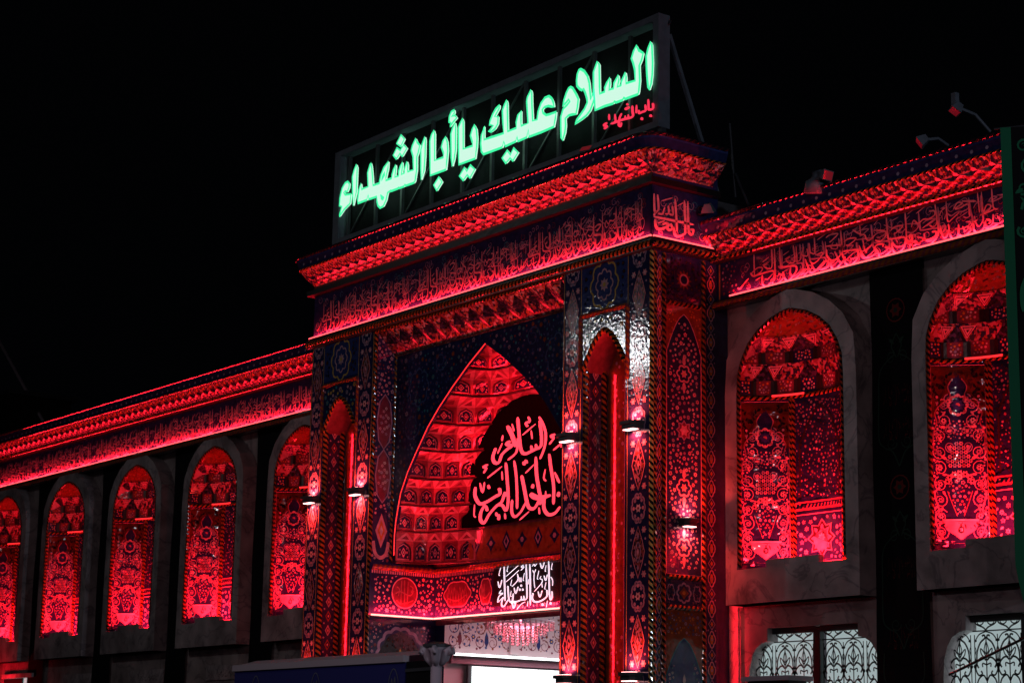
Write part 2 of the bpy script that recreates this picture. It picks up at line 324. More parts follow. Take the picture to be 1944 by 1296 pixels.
NEON_T = ((860, 770, 5.4), [
 ([(880,110),(930,210),(950,310),(935,430),(890,545)],26), ([(885,150),(905,300),(900,410),(850,440),(800,465),(740,490),(700,460),(680,330),(662,115)],32), ([(800,405),(808,460)],28), ([(848,390),(855,440)],28),
 ([(660,330),(650,470),(560,555)],26), ([(555,205),(600,290),(640,420)],42), ([(605,185),(625,260)],16), ([(590,360),(545,390),(600,410),(560,440),(500,500),(470,575),(425,580),(408,520),(440,430)],34),
 ([(510,300),(500,360)],20), ([(505,380),(455,490)],16), ([(770,110),(785,160),(745,175),(765,215)],24), ([(845,185),(710,300)],18), ([(800,250),(810,340)],16), ([(1050,290),(1000,310),(1030,330),(985,395)],26), ([(1140,360),(1025,455)],22),
 ([(985,490),(1000,620),(1030,820),(1028,1010)],30), ([(1040,680),(1090,790)],24), ([(1085,880),(1075,930)],40), ([(935,940),(930,1040),(970,1110),(1040,1100),(1098,1030)],34),
 ([(848,520),(855,700),(880,860),(890,940),(840,1040),(790,1050),(760,1000),(730,850),(702,710)],34), ([(1005,915),(880,935),(800,905),(830,940),(920,960),(880,1010)],36), ([(820,800),(812,845)],34),
 ([(770,960),(735,1010),(690,1090),(630,1135),(600,1080),(605,960)],28), ([(625,560),(645,700),(655,900),(655,1055)],26), ([(540,580),(550,700),(565,950),(545,1070),(505,1020),(470,1010)],30),
 ([(230,830),(225,920),(270,1000),(340,985),(430,930),(480,900),(472,840)],34), ([(530,880),(500,980),(440,1030),(370,1110),(320,1195),(282,1170),(285,1090),(330,1010)],34), ([(338,1020),(350,1080)],30), ([(470,1110),(465,1170)],34), ([(440,1090),(450,1130)],28),
 ([(360,600),(310,625),(340,640),(310,690)],24), ([(500,620),(350,740)],20), ([(500,670),(505,760)],16), ([(275,790),(302,885),(322,780)],20), ([(360,810),(370,850)],28), ([(720,570),(730,600),(745,560),(755,590)],28), ([(830,600),(740,690)],20),
 ([(945,650),(930,740),(955,770)],16), ([(950,870),(945,960)],16), ([(540,880),(530,930)],34), ([(220,1010),(215,1120),(235,1140)],14), ([(880,1040),(885,1110)],18), ([(780,1080),(680,1170)],20), ([(530,1100),(535,1160)],20)])
WHITE_T = ((935, 1050, 11.785), [
 ([(1252,170),(1262,500),(1272,900),(1295,1030),(1330,970),(1325,840)],44), ([(1300,520),(1340,600),(1338,720)],26), ([(1212,810),(1218,940),(1130,1030),(1010,1080),(920,1065),(885,990),(905,880)],52), ([(1115,1110),(1115,1170)],60), ([(1295,1080),(1295,1140)],60),
 ([(830,235),(840,600),(842,1160)],48), ([(750,240),(760,600),(768,950),(740,1020),(700,1030),(640,1035),(580,1060),(500,1080),(420,1090),(370,1040),(350,880),(340,720)],44), ([(695,940),(705,1020)],36), ([(640,950),(645,1030)],36),
 ([(465,890),(450,1000),(440,1110),(470,1215),(508,1120),(470,1060)],46), ([(345,1030),(270,1160),(215,1180),(200,1100),(240,970)],42), ([(258,290),(265,600),(278,1060)],46), ([(195,815),(150,890),(225,890),(140,960),(110,1095)],36), ([(240,970),(120,1090)],24),
 ([(295,515),(430,395),(575,265)],24), ([(298,635),(430,520),(590,370)],24), ([(183,310),(140,470),(165,490)],22), ([(347,270),(320,390),(345,400)],20), ([(118,620),(155,760),(208,585)],36), ([(480,760),(517,890),(572,735)],36), ([(1062,210),(1107,330),(1155,190)],36), ([(1150,490),(1187,600),(1225,465)],34), ([(1015,845),(1057,970),(1108,825)],36),
 ([(640,690),(640,740)],55), ([(605,780),(608,830)],55), ([(672,780),(675,830)],55), ([(555,450),(570,570),(520,650),(430,740)],32), ([(1085,500),(1060,560),(1105,580),(1095,660),(930,850)],26), ([(1100,650),(1110,760)],24), ([(690,250),(640,300),(700,300),(630,375)],34), ([(880,290),(925,240),(945,280),(985,225)],26),
 ([(895,370),(930,430),(965,350)],26), ([(930,430),(925,600),(945,770)],24), ([(1035,380),(1000,550),(1025,570)],22), ([(1197,260),(1175,385),(1195,395)],22), ([(1337,210),(1312,340),(1335,350)],20), ([(1195,640),(1165,780),(1190,790)],22), ([(712,430),(680,590),(705,600)],20), ([(430,580),(405,700),(425,710)],20), ([(415,830),(400,950),(430,950)],20), ([(810,570),(790,690)],26),
 ([(590,530),(590,640)],16), ([(615,530),(615,640)],16), ([(640,530),(640,640)],16), ([(790,1060),(775,1180)],20), ([(1225,1050),(1200,1200)],20), ([(730,1080),(640,1130),(540,1250)],26)])
FR_R = [((1380, 440, 9.255), [
 ([(400,820),(330,900),(250,1000),(205,985)],26), ([(430,725),(480,780),(560,760),(700,715),(820,690),(850,740),(830,830),(720,960),(640,920),(640,760)],26), ([(430,750),(550,640),(640,640),(600,720),(480,790)],20), ([(490,380),(500,780)],20),
 ([(640,590),(740,540),(700,580),(660,600),(740,650),(810,600),(800,280)],22), ([(850,280),(860,800),(800,850),(850,930),(950,880),(1010,780),(920,740)],26), ([(940,270),(960,560),(1000,620),(1200,600),(1240,640),(1220,720),(1100,860),(1030,820),(1000,700)],26),
 ([(1030,490),(1120,440),(1060,500),(1120,550),(1210,510),(1180,240)],22), ([(1230,260),(1250,560)],20), ([(1100,860),(1180,840),(1260,790),(1400,640)],24), ([(1310,780),(1420,660),(1440,700),(1330,820)],22), ([(1390,480),(1450,640),(1490,720),(1570,690),(1640,620),(1720,530),(1790,520),(1790,620),(1660,670)],26),
 ([(1370,270),(1330,400),(1420,430),(1440,380),(1420,300)],18), ([(1460,200),(1480,360),(1500,375),(1560,370),(1550,80)],20), ([(1600,400),(1700,370),(1640,480),(1540,560),(1480,520),(1480,460)],22), ([(610,800),(520,860)],18), ([(750,450),(640,540)],16), ([(1110,340),(1000,420)],16), ([(1780,20),(1600,150)],16)]),
 ((1560, 400, 9.255), [
 ([(90,480),(160,430),(300,410),(200,520),(150,560)],22), ([(90,630),(330,610),(370,660),(330,800),(200,880),(110,800),(100,680)],26), ([(345,320),(370,620),(380,780),(400,870),(250,1030),(180,980),(170,900)],26), ([(400,560),(480,500),(620,490),(500,600),(440,610)],22), ([(380,720),(620,690),(660,740),(640,850),(520,960),(430,920),(420,800)],28),
 ([(560,340),(700,420),(770,430),(800,500),(860,520),(960,420)],22), ([(680,220),(700,420)],18), ([(670,610),(740,790),(830,830),(960,760),(1000,720),(940,660),(1000,600),(1090,590),(1090,640)],26), ([(740,510),(760,640),(800,740)],18), ([(1010,730),(1040,820),(1120,800),(1240,690),(1120,640)],28),
 ([(1150,110),(1180,460),(1230,500),(1450,470),(1490,530),(1440,680),(1320,750),(1260,680),(1250,560)],26), ([(1220,360),(1300,290),(1440,270),(1350,370),(1280,420)],22), ([(930,350),(1120,360),(1140,440),(1050,540),(950,520)],22), ([(1480,20),(1500,330),(1520,560),(1600,540),(1610,440),(1560,430),(1560,500)],24), ([(1590,580),(1580,690),(1640,560),(1720,580),(1790,500),(1840,530)],22),
 ([(130,350),(20,430)],16), ([(280,330),(180,420)],16), ([(810,190),(700,260)],16), ([(1000,170),(930,260)],16), ([(900,600),(800,680)],18)]),
 ((1720, 350, 9.258), [
 ([(110,760),(150,640),(230,690),(320,620),(420,610),(520,540),(510,470),(420,480)],22), ([(520,320),(560,650),(500,750),(430,720)],22), ([(600,560),(640,470),(700,420),(640,430)],20), ([(720,290),(740,600),(770,660),(830,610),(950,500)],22), ([(850,440),(920,330),(1000,340),(880,430),(960,420),(1100,340)],24), ([(1000,300),(1250,300)],30), ([(1120,300),(1130,560)],20),
 ([(1270,140),(1310,500)],20), ([(1340,120),(1370,480),(1430,370),(1500,370),(1480,450),(1300,560)],22), ([(1520,60),(1550,400),(1630,440)],22), ([(1300,560),(1580,440)],24), ([(40,1000),(80,1030),(120,930),(70,920)],26), ([(90,1060),(110,1150),(160,1000),(240,1050),(300,980),(400,980),(520,920),(550,840),(470,840)],26),
 ([(570,640),(580,900),(440,1060)],24), ([(620,720),(640,860),(700,950),(770,820),(760,700)],24), ([(780,860),(840,970),(930,900),(940,700)],28), ([(1010,740),(1060,840)],22), ([(940,890),(1040,910),(1160,800),(1080,740)],28), ([(1200,640),(1210,800),(1270,850),(1370,790),(1420,640)],26), ([(1400,760),(1480,780),(1640,700)],30), ([(1420,620),(1500,640),(1480,700)],26),
 ([(420,340),(190,520)],16), ([(180,420),(40,530)],16), ([(510,620),(300,780)],18), ([(1270,620),(1170,700)],18)])]
FR_SIDE = ((1225, 360, 10.8), [
 ([(180,80),(190,430),(240,460)],34), ([(250,100),(270,400),(200,470),(180,540)],34), ([(170,555),(500,620),(1000,722)],34), ([(200,600),(220,760),(290,810),(400,780),(480,730),(420,690),(350,720)],42), ([(520,690),(550,790),(500,830),(440,790)],38), ([(610,190),(630,500),(650,860)],34), ([(580,760),(600,900),(660,960),(780,920),(820,820),(800,220)],38),
 ([(870,240),(880,700),(900,880),(960,920),(980,830),(920,820)],38), ([(400,360),(370,450),(350,500),(260,490)],28), ([(410,500),(480,480),(470,330)],28), ([(490,500),(560,520),(570,480),(550,340)],28), ([(340,230),(560,170)],22), ([(670,330),(780,270)],20), ([(250,690),(400,640)],24)])
def strokes_uv(block, project, scale=1.0, ang=-.9):   # broad-nib pen: width changes with direction, ends tapered; measured in the picture, laid out on the wall
    (ox, oy, s), L0 = block; out = []
    for p0, wd in L0:
        pts = crop(catmull(p0, 5), ox, oy, s); k = len(pts); L = []; R = []
        for i, p in enumerate(pts):
            a = pts[max(0, i-1)]; b = pts[min(k-1, i+1)]; dx, dy = b[0]-a[0], b[1]-a[1]; d = math.hypot(dx, dy) or 1
            th = math.atan2(dy, dx); ww = wd/s/2*scale*(.66+.45*abs(math.sin(th-ang)))*(min(1, .5+i*.25) if i < 2 else 1)*(.4 if i == k-1 else 1)
            L.append(project(p[0]-dy/d*ww, p[1]+dx/d*ww)); R.append(project(p[0]+dy/d*ww, p[1]-dx/d*ww))
        out.append((L, R))
    return out
def pen(mb, fr, strokes, m, n=.012, thick=0.0, m2=None):
    for L, R in strokes:
        for i in range(len(L)-1):
            mb.poly([fr(*L[i], n), fr(*L[i+1], n), fr(*R[i+1], n), fr(*R[i], n)], m)
            if thick:
                mm = m2 or m
                mb.poly([fr(*L[i], n), fr(*L[i+1], n), fr(*L[i+1], n-thick), fr(*L[i], n-thick)], mm)
                mb.poly([fr(*R[i], n), fr(*R[i+1], n), fr(*R[i+1], n-thick), fr(*R[i], n-thick)], mm)

# ================================================================== THE SETTING
g = MB(); g.poly([(-400, -400, 0), (400, -400, 0), (400, 400, 0), (-400, 400, 0)], CONC); g.build('ground', kind='structure')

PX0, PX1, PD = -10.28, 0.0, 1.40          # gateway: left and right corner, depth in front of the wings
RX, LX = -2.25, -8.02                     # inner faces of the two piers
YA, YB = 0.50, 1.525                      # arch plane, back wall of the porch
XC = -5.13
ZLED = 9.94
gate = thing('gateway', 'tall tiled shrine gateway with a pointed arch, flanked by two lower wings', 'gateway', (0, 0, 0))

# ---- piers
def pier(x0, x1, o0, o1, zap):
    mb = MB(); fr = FY(0)
    prof = pointed(zap-.62, zap, 8); hw = (o1-o0)/2; c = (o0+o1)/2
    al = [(c+x, z) for x, z in arch_line(hw, 0, prof)]
    mb.concave(fr, [[(x0, 0)]+al+[(x1, 0), (x1, 9.80), (x0, 9.80)]], NAVY, 0)
    d = .52
    for a, b in zip(al, al[1:]): mb.poly([fr(*a, 0), fr(*b, 0), fr(*b, -d), fr(*a, -d)], WINE if a[1] > 1 and b[1] > zap-.7 else NAVY)
    mb.poly([fr(o0, 0, -d), fr(o1, 0, -d), fr(o1, zap, -d), fr(o0, zap, -d)], TERR)
    fbk = FY(d); mb.paint(fbk, scatter(o0+.05, 2.2, o1, zap-.02, 380, .02, .042, [PINK, WINE, LIL, WINE], 77, core=None)+ribbon([(o0+.42*(o1-o0), 2.2), (o0+.42*(o1-o0), zap-.3)], .02, PINK, 2))
    p = mb.build('pier', gate)
    # jamb: rope, strip of diamonds, rope
    fx = FX(o0); j = MB()
    for k in range(22):
        v = 2.6+k*.27
        if v > zap-.6: break
        big = k % 2 == 0
        j.paint(fx, dia(.26, v, .065, .105, LIL if big else TERR)+dia(.26, v, .042, .07, WINE if big else NAVY, 1)+dia(.26, v, .02, .032, PINK, 2)
                + disc(.26+.09, v+.135, .02, LIL, 0, 5)+disc(.26-.09, v+.135, .02, LIL, 0, 5))
    j.build('diamond_strip', p, kind='stuff')
    r = MB(); rope(r, [(o0, .06, 2.2), (o0, .06, zap-.55)], .055, ROPE, BLK, (1, 0, 0), .10); r.build('rope_moulding', p)
    r = MB(); rope(r, [(o0, .44, 2.2), (o0, .44, zap-.55)], .05, ROPE, BLK, (1, 0, 0), .10); r.build('rope_moulding', p)
    r = MB(); rope(r, [(o0+.72*(o1-o0), d-.002, 2.2), (o0+.72*(o1-o0), d-.002, zap-.3)], .05, ROPE, WINE, (0, -1, 0), .12); r.build('rope_moulding', p)
    # arch rope and border rope on the front
    r = MB(); rope(r, [fr(x, z, 0) for x, z in al[1:-1]], .045, ROPE, BLK, (0, -1, 0), .10); r.build('rope_moulding', p)
    r = MB(); rope(r, [fr(o0-.07, zap-.9), fr(o0-.07, zap+.30), fr(o1+.05, zap+.30), fr(o1+.05, zap-.9)], .04, ROPE, WINE, (0, -1, 0), .10); r.build('rope_moulding', p)
    sp = MB(); top = zap+.26
    sp.paint(fr, scatter(o0-.02, zap-.5, o1, top, 46, .03, .065, [LIL, YEL, PINK, TURQ], 5, lambda u, v, r: v < zap+.08 and abs(u-c) < hw*1.05*max(0, (1-(v-zap+.62)/.72)) + r))
    sp.build('spandrel_tiling', p, kind='stuff')
    # square panel over the niche
    sq = MB(); z0, z1 = zap+.38, 9.74
    sq.paint(fr, rect(o0-.05, z0, o1+.05, z1, COB)+lobe_ring(c, (z0+z1)/2, .36, .42, 8, .16, .035, YEL, 2)+lobe_ring(c, (z0+z1)/2, .22, .26, 8, .2, .03, PINK, 2)
             + flower(c, (z0+z1)/2, .12, PINK, YEL, 2, 8)+scatter(o0, z0+.04, o1, z1-.04, 60, .025, .06, [LIL, TURQ, PINK, YEL], 9, lambda u, v, r: ((u-c)/.42)**2+((v-(z0+z1)/2)/.48)**2 < 1))
    sq.build('square_tile_panel', p, kind='stuff')
    # the two bands that carry the lamps
    for b0, b1 in ((x0, o0-.03), (o1+.03, x1)):
        bm = MB(); cu = (b0+b1)/2; hw2 = (b1-b0)/2
        bm.paint(fr, ribbon([(b0+.03, 1.8), (b0+.03, 9.75)], .014, YEL)+ribbon([(b1-.03, 1.8), (b1-.03, 9.75)], .014, YEL))
        for k in range(10):
            v = 2.62+k*1.355 - .34
            if v > 9.3: break
            S = [([(cu-.155, v), (cu-.10, v+.17), (cu, v+.40), (cu+.10, v+.17), (cu+.155, v), (cu+.10, v-.17), (cu, v-.40), (cu-.10, v-.17)], MOSM, 1)]
            S += ribbon([(cu-.155, v), (cu-.10, v+.17), (cu, v+.40), (cu+.10, v+.17), (cu+.155, v), (cu+.10, v-.17), (cu, v-.40), (cu-.10, v-.17)], .014, PINK, 2, True)
            S += lobe_ring(cu, v, .06, .16, 4, .2, .018, LIL, 2)+dia(cu, v, .025, .06, PINK, 3)+dia(cu, v+.24, .025, .05, LIL, 3)+dia(cu, v-.24, .025, .05, LIL, 3)
            v2 = v+.68
            S += lobe_ring(cu, v2, .165, .235, 10, .12, .03, LIL, 1)
            S += flower(cu, v2, .075, WHT, WINE, 1, 6)
            for a in range(8):
                S += disc(cu+.112*math.cos(a*PI/4), v2+.165*math.sin(a*PI/4), .032, LIL if a % 2 else PINK, 1, 6)
            for sx in (-1, 1):
                for sy in (-1, 1): S += flower(cu+sx*.135, v+sy*.34, .062, PINK, WHT, 1, 6)+disc(cu+sx*.06, v+sy*.50, .035, LIL, 1, 6)+disc(cu+sx*.17, v+sy*.2, .022, LIL, 1, 5)
            bm.paint(fr, S)
        bm.build('medallion_band', p, kind='stuff')
    return p
pierL = pier(PX0, LX, -9.77, -8.62, 8.62)
pierR = pier(RX, PX1-.0, -1.71, -.64, 8.64)
core = MB()
core.box((PX0, .525, 0), (LX-.001, 3.2, 9.80), NAVY); core.box((RX+.001, .525, 0), (-.004, 3.2, 9.80), NAVY)
core.box((PX0, 0, 9.802), (PX1-.004, 1.40, 11.5), NAVY); core.box((PX0, 1.401, 9.802), (PX1, 3.2, 10.78), CONC); core.box((PX0+.3, .2, 11.501), (PX1-.2, 1.40, 11.56), DARKST)
core.poly([(PX0, 0, 0), (PX0, .525, 0), (PX0, .525, 9.8), (PX0, 0, 9.8)], NAVY)
core.build('gateway_body', gate)
# ---- right-hand flank of the gateway (faces +X)
fx = FX(0)
side = MB(); side.poly([fx(0, 0), fx(1.40, 0), fx(1.40, 9.8), fx(0, 9.8)], NAVY)
sd = side.build('flank_wall', gate)
r = MB(); rope(r, [fx(.05, 2), fx(.05, 9.72)], .045, ROPE, BLK, (1, 0, 0), .10); r.build('rope_moulding', sd)
r = MB(); rope(r, [fx(.0, 2, .0), fx(.0, 9.72, .0)], .035, YEL, BLK, (.7, -.7, 0), .10); r.build('rope_moulding', sd)
for uu in (.245, 1.075): 
    r = MB(); rope(r, [fx(uu, 2), fx(uu, 9.72)], .04, ROPE, BLK, (1, 0, 0), .10); r.build('rope_moulding', sd)
for uu, hw2 in ((.16, .055), (1.235, .075)):
    st = MB()
    for k in range(16):
        v = 2.3+k*.47
        st.paint(fx, lobe_ring(uu, v, hw2, .13, 4, .22, .022, PINK, 1)+disc(uu, v, hw2*.5, ORG, 0, 6, .08)+disc(uu, v, hw2*.3, LIL, 1, 5)+ribbon([(uu-hw2*.9, v+.235), (uu, v+.235+.085), (uu+hw2*.9, v+.235), (uu, v+.15)], .02, LIL, 1, True)+dia(uu, v+.235, hw2*.4, .04, ORG, 1)
                 + disc(uu-hw2, v+.14, .014, LIL, 0, 5)+disc(uu+hw2, v+.14, .014, LIL, 0, 5))
    st.build('rosette_strip', sd, kind='stuff')
def flank_panel(z0, z1, kind, seed):
    m = MB(); u0, u1, c = .30, 1.02, .66
    if kind == 'square':
        m.paint(fx, rect(u0, z0, u1, z1, NAVY)+flower(c, (z0+z1)/2, .17, TERR, None, 1, 12)+flower(c, (z0+z1)/2, .11, NAVY, None, 2, 8)+ribbon(lobed(c, (z0+z1)/2, .085, .085, 1, 0, PINK, n=12), .03, PINK, 3, True)
                + scatter(u0, z0, u1, z1, 60, .02, .045, [PINK, LIL, LIL, YEL], seed, lambda u, v, r: (u-c)**2+(v-(z0+z1)/2)**2 < .21**2))
    elif kind == 'tall':
        hw2 = .36
        prof = pointed(z1-.75, z1-.12, 8); L = [(c+x, z) for x, z in arch_line(hw2, z0, prof)]
        m.concave(fx, [L], NAVY, .003); m.paint(fx, ribbon(L, .016, PINK, 2, True))
        m.paint(fx, [(t, TERR, 0) for t in []])
        S = star8(c, z0+2.25, .17, LIL, 1)+star8(c, z0+2.25, .14, WINE, 2)+flower(c, z0+2.25, .10, PINK, WHT, 3, 6)
        for vv in (z0+3.15, z0+1.35, z0+.42):
            S += lobe_ring(c, vv, .15, .14, 6, .25, .028, PINK, 1)+flower(c, vv, .07, PINK, YEL, 1, 6)+leaf(c, vv+.12, PI/2, .2, .07, PINK, 1)+leaf(c, vv-.12, -PI/2, .2, .07, PINK, 1)
        ww = lambda v: hw2*.9*(1 if v < z1-.75 else max(.05, 1-(v-z1+.75)/.66))
        S += scatter(u0, z0+.05, u1, z1-.2, 300, .02, .044, [PINK, LIL, WHT, PINK], seed, lambda u, v, r: abs(u-c)+r > ww(v) or any((u-c)**2+(v-q)**2 < .19**2 for q in (z0+2.25, z0+3.15, z0+1.35, z0+.42)))
        m.paint(fx, S, .006)
        up = [(u0-.02, z1)]+[(max(u0-.02, a), b) for a, b in L if b >= z1-.76]+[(u1+.02, z1)]
        m.concave(fx, [up], TERR, .006)
        m.paint(fx, scatter(u0, z1-.7, u1, z1-.02, 40, .014, .03, [WINE, ORG], seed+3, lambda u, v, r: abs(u-c)-r < ww(v)+.05), .008)
    elif kind == 'belt':
        cv = (z0+z1)/2
        m.paint(fx, rect(u0, z0, u1, z1, NAVY)+lobe_ring(c, cv, .145, .15, 8, .18, .03, LIL, 1)+flower(c, cv, .10, TERR, ORG, 1, 4)+lobe_ring(u0+.09, cv, .08, .13, 6, .2, .02, LIL, 1)+lobe_ring(u1-.09, cv, .08, .13, 6, .2, .02, LIL, 1)
                + scatter(u0, z0, u1, z1, 40, .016, .034, [LIL, PINK], seed, lambda u, v, r: abs(u-c) < .19))
    elif kind == 'mihrab':
        hw2 = .36; prof = pointed(z1-1.0, z1-.42, 8); L = [(c+x, z) for x, z in arch_line(hw2, z0, prof)]
        m.concave(fx, [[(u0-.02, z1)]+[(max(u0-.02, a), b) for a, b in L if b >= z1-1.01]+[(u1+.02, z1)]], TERR, .006)
        m.paint(fx, scatter(u0, z1-.6, u1, z1-.02, 70, .014, .034, [LIL, LAPIS, ORG], seed, lambda u, v, r: abs(u-c)-r < .36 and v < z1-.36), .008)
        m.concave(fx, [L], COB, .004); m.paint(fx, ribbon(L, .018, TURQ, 3, True))
        S = []
        for q, vv in enumerate((z1-1.2, z1-1.85, z1-2.5)):
            S += (lobe_ring(c, vv, .13, .10, 6, .3, .024, WHT, 1)+leaf(c, vv+.08, PI/2, .16, .06, WHT, 1)+leaf(c, vv-.08, -PI/2, .16, .06, WHT, 1)) if q != 1 else star8(c, vv, .18, WHT, 1)+star8(c, vv, .15, NAVY, 2)+flower(c, vv, .11, PINK, LIL, 3, 8)
        S += scatter(u0, z0, u1, z1-.6, 120, .014, .03, [LIL, WHT, TURQ], seed, lambda u, v, r: abs(u-c) < .2 or abs(u-c)+r > .34*(1 if v < z1-1 else max(.1, 1-(v-z1+1)/.58)))
        m.paint(fx, S, .009)
    return m.build('tile_panel', sd, kind='stuff')
flank_panel(8.98, 9.70, 'square', 3); flank_panel(4.67, 8.90, 'tall', 4); flank_panel(4.20, 4.58, 'belt', 6); flank_panel(1.6, 4.12, 'mihrab', 7)
for zz in (8.94, 4.625, 4.16):
    r = MB(); rope(r, [fx(.29, zz), fx(1.03, zz)], .04, ROPE, BLK, (1, 0, 0), .09); r.build('rope_moulding', sd)

# ---- inscription frieze of the gateway
def led_bar(name, label, a, b, parent=None, m=LEDM, s=.035, group=None, piece=1.0):
    a, b = Vector(a), Vector(b); d = b-a; n = max(1, round(d.length/piece)); t = thing(name, label, 'LED strip', tuple(a), group)
    mb = MB(); mb.bar(a+Vector((0, 0, -s*.8)), b+Vector((0, 0, -s*.8)), s*1.8, s*.5, MOULD); mb.build('channel', t)
    for i in range(n):
        mb = MB(); mb.tube([a+d*((i+.006)/n), a+d*((i+.994)/n)], s*.5, m, 6); mb.build('tube', t, smooth=True)
    return t
fy = FY(0)
fz = MB(); fz.poly([fy(PX0+.02, ZLED, .012), fy(PX1-.02, ZLED, .012), fy(PX1-.02, 10.78, .012), fy(PX0+.02, 10.78, .012)], NAVY); fz.poly([fx(.02, ZLED, .012), fx(1.30, ZLED, .012), fx(1.30, 10.78, .012), fx(.02, 10.78, .012)], NAVY)
frz = fz.build('inscription_frieze', gate)
proj_r = lambda x, y: (lambda p: (p.x, p.z))(at(x, y, 1.37))
FRS = [q for blk in FR_R for q in strokes_uv(blk, proj_r, 1.25)]        # strokes on the right wing, u 0.4..5.7, v 9.1..9.9
def vines(u0, v0, u1, v1, n, mats, seed):
    rd_ = random.Random(seed); S = []
    for q in range(n): S += spiral(rd_.uniform(u0+.06, u1-.06), rd_.uniform(v0+.05, v1-.05), rd_.uniform(.04, .085), 1.2, mats[q % len(mats)], .012, 0, 1 if q % 2 else -1, rd_.uniform(0, 6))
    return S
def second(st, du, v0, v1):     # the upper line of words that is interlaced with the lower one
    return [([(p[0]+du, v0+(p[1]-v0)*.80+.10*(v1-v0)) for p in L], [(p[0]+du, v0+(p[1]-v0)*.80+.10*(v1-v0)) for p in R]) for L, R in st]
def retile(u0, u1, v0, v1, ulen=5.45):
    out = []; n = max(1, math.ceil((u1-u0)/ulen)); wl = (u1-u0)/n
    for i in range(n):
        for L, R in FRS:
            f = lambda p: (u0+i*wl+(p[0]-.40)/5.45*wl, v0+(p[1]-9.12)/.72*(v1-v0))
            L2, R2 = [f(p) for p in L], [f(p) for p in R]
            if all(u0 <= q[0] <= u1 for q in L2+R2): out.append((L2, R2))
    return out
t = MB(); RT = retile(PX0+.1, PX1-.12, ZLED+.05, 10.72, 3.6); pen(t, fy, RT, PINK, .026); pen(t, fy, [q_ for q_ in second(RT, .55, ZLED, 10.74) if max(p_[0] for p_ in q_[0]+q_[1]) < PX1-.1], LIL, .022); t.paint(fy, vines(PX0+.1, ZLED+.03, PX1-.1, 10.76, 420, [WINE, LIL, TURQ], 12), .014); t.build('lettering', frz, kind='stuff')
t = MB(); pen(t, fx, strokes_uv(FR_SIDE, lambda x, y: (lambda p: (p.y, p.z))(atX(x, y, 0.02)), 1.35), PINK, .022); t.paint(fx, vines(.06, ZLED+.03, 1.26, 10.74, 60, [WINE, LIL, TURQ], 13), .014); t.build('lettering', frz, kind='stuff')
mo = MB()   # shelf under the frieze and moulding over it
mo.box((PX0-.10, -.10, ZLED-.20), (PX1+.10, -.001, ZLED-.06), MOULD); mo.box((PX1+.001, 0, ZLED-.20), (PX1+.10, 1.32, ZLED-.06), MOULD)
mo.box((PX0-.12, -.12, 10.80), (PX1+.12, -.001, 10.90), MOULD); mo.box((PX1+.001, 0, 10.80), (PX1+.12, 1.36, 10.90), MOULD); mo.box((PX0-.12, 0, 10.80), (PX0-.001, 1.4, 10.90), MOULD)
mo.build('frieze_moulding', gate)
r = MB(); rope(r, [(PX0-.1, -.10, ZLED-.13), (PX1+.10, -.10, ZLED-.13)], .05, ROPE, BLK, (0, -1, 0), .10); r.build('rope_moulding', gate)
r = MB(); rope(r, [(PX1+.10, -.10, ZLED-.13), (PX1+.10, 1.3, ZLED-.13)], .05, ROPE, BLK, (1, 0, 0), .10); r.build('rope_moulding', gate)
L1 = led_bar('led_strip', 'long glowing red light line under the gateway inscription, facing the square', (PX0-.05, -.07, ZLED), (PX1+.06, -.07, ZLED))
L2 = led_bar('led_strip', 'short glowing red light line under the inscription on the gateway right flank', (PX1+.07, -.04, ZLED), (PX1+.07, 1.30, ZLED))
area_x('frieze_light', ((PX0+PX1)/2, -.05, ZLED+.035), (0, .32, 1), (1, 0, 0), 10.2, .03, POW['frieze']*10.2, RED, L1)
area_x('frieze_light', (.05, .65, ZLED+.035), (-.32, 0, 1), (0, 1, 0), 1.3, .03, POW['frieze']*1.3, RED, L2)

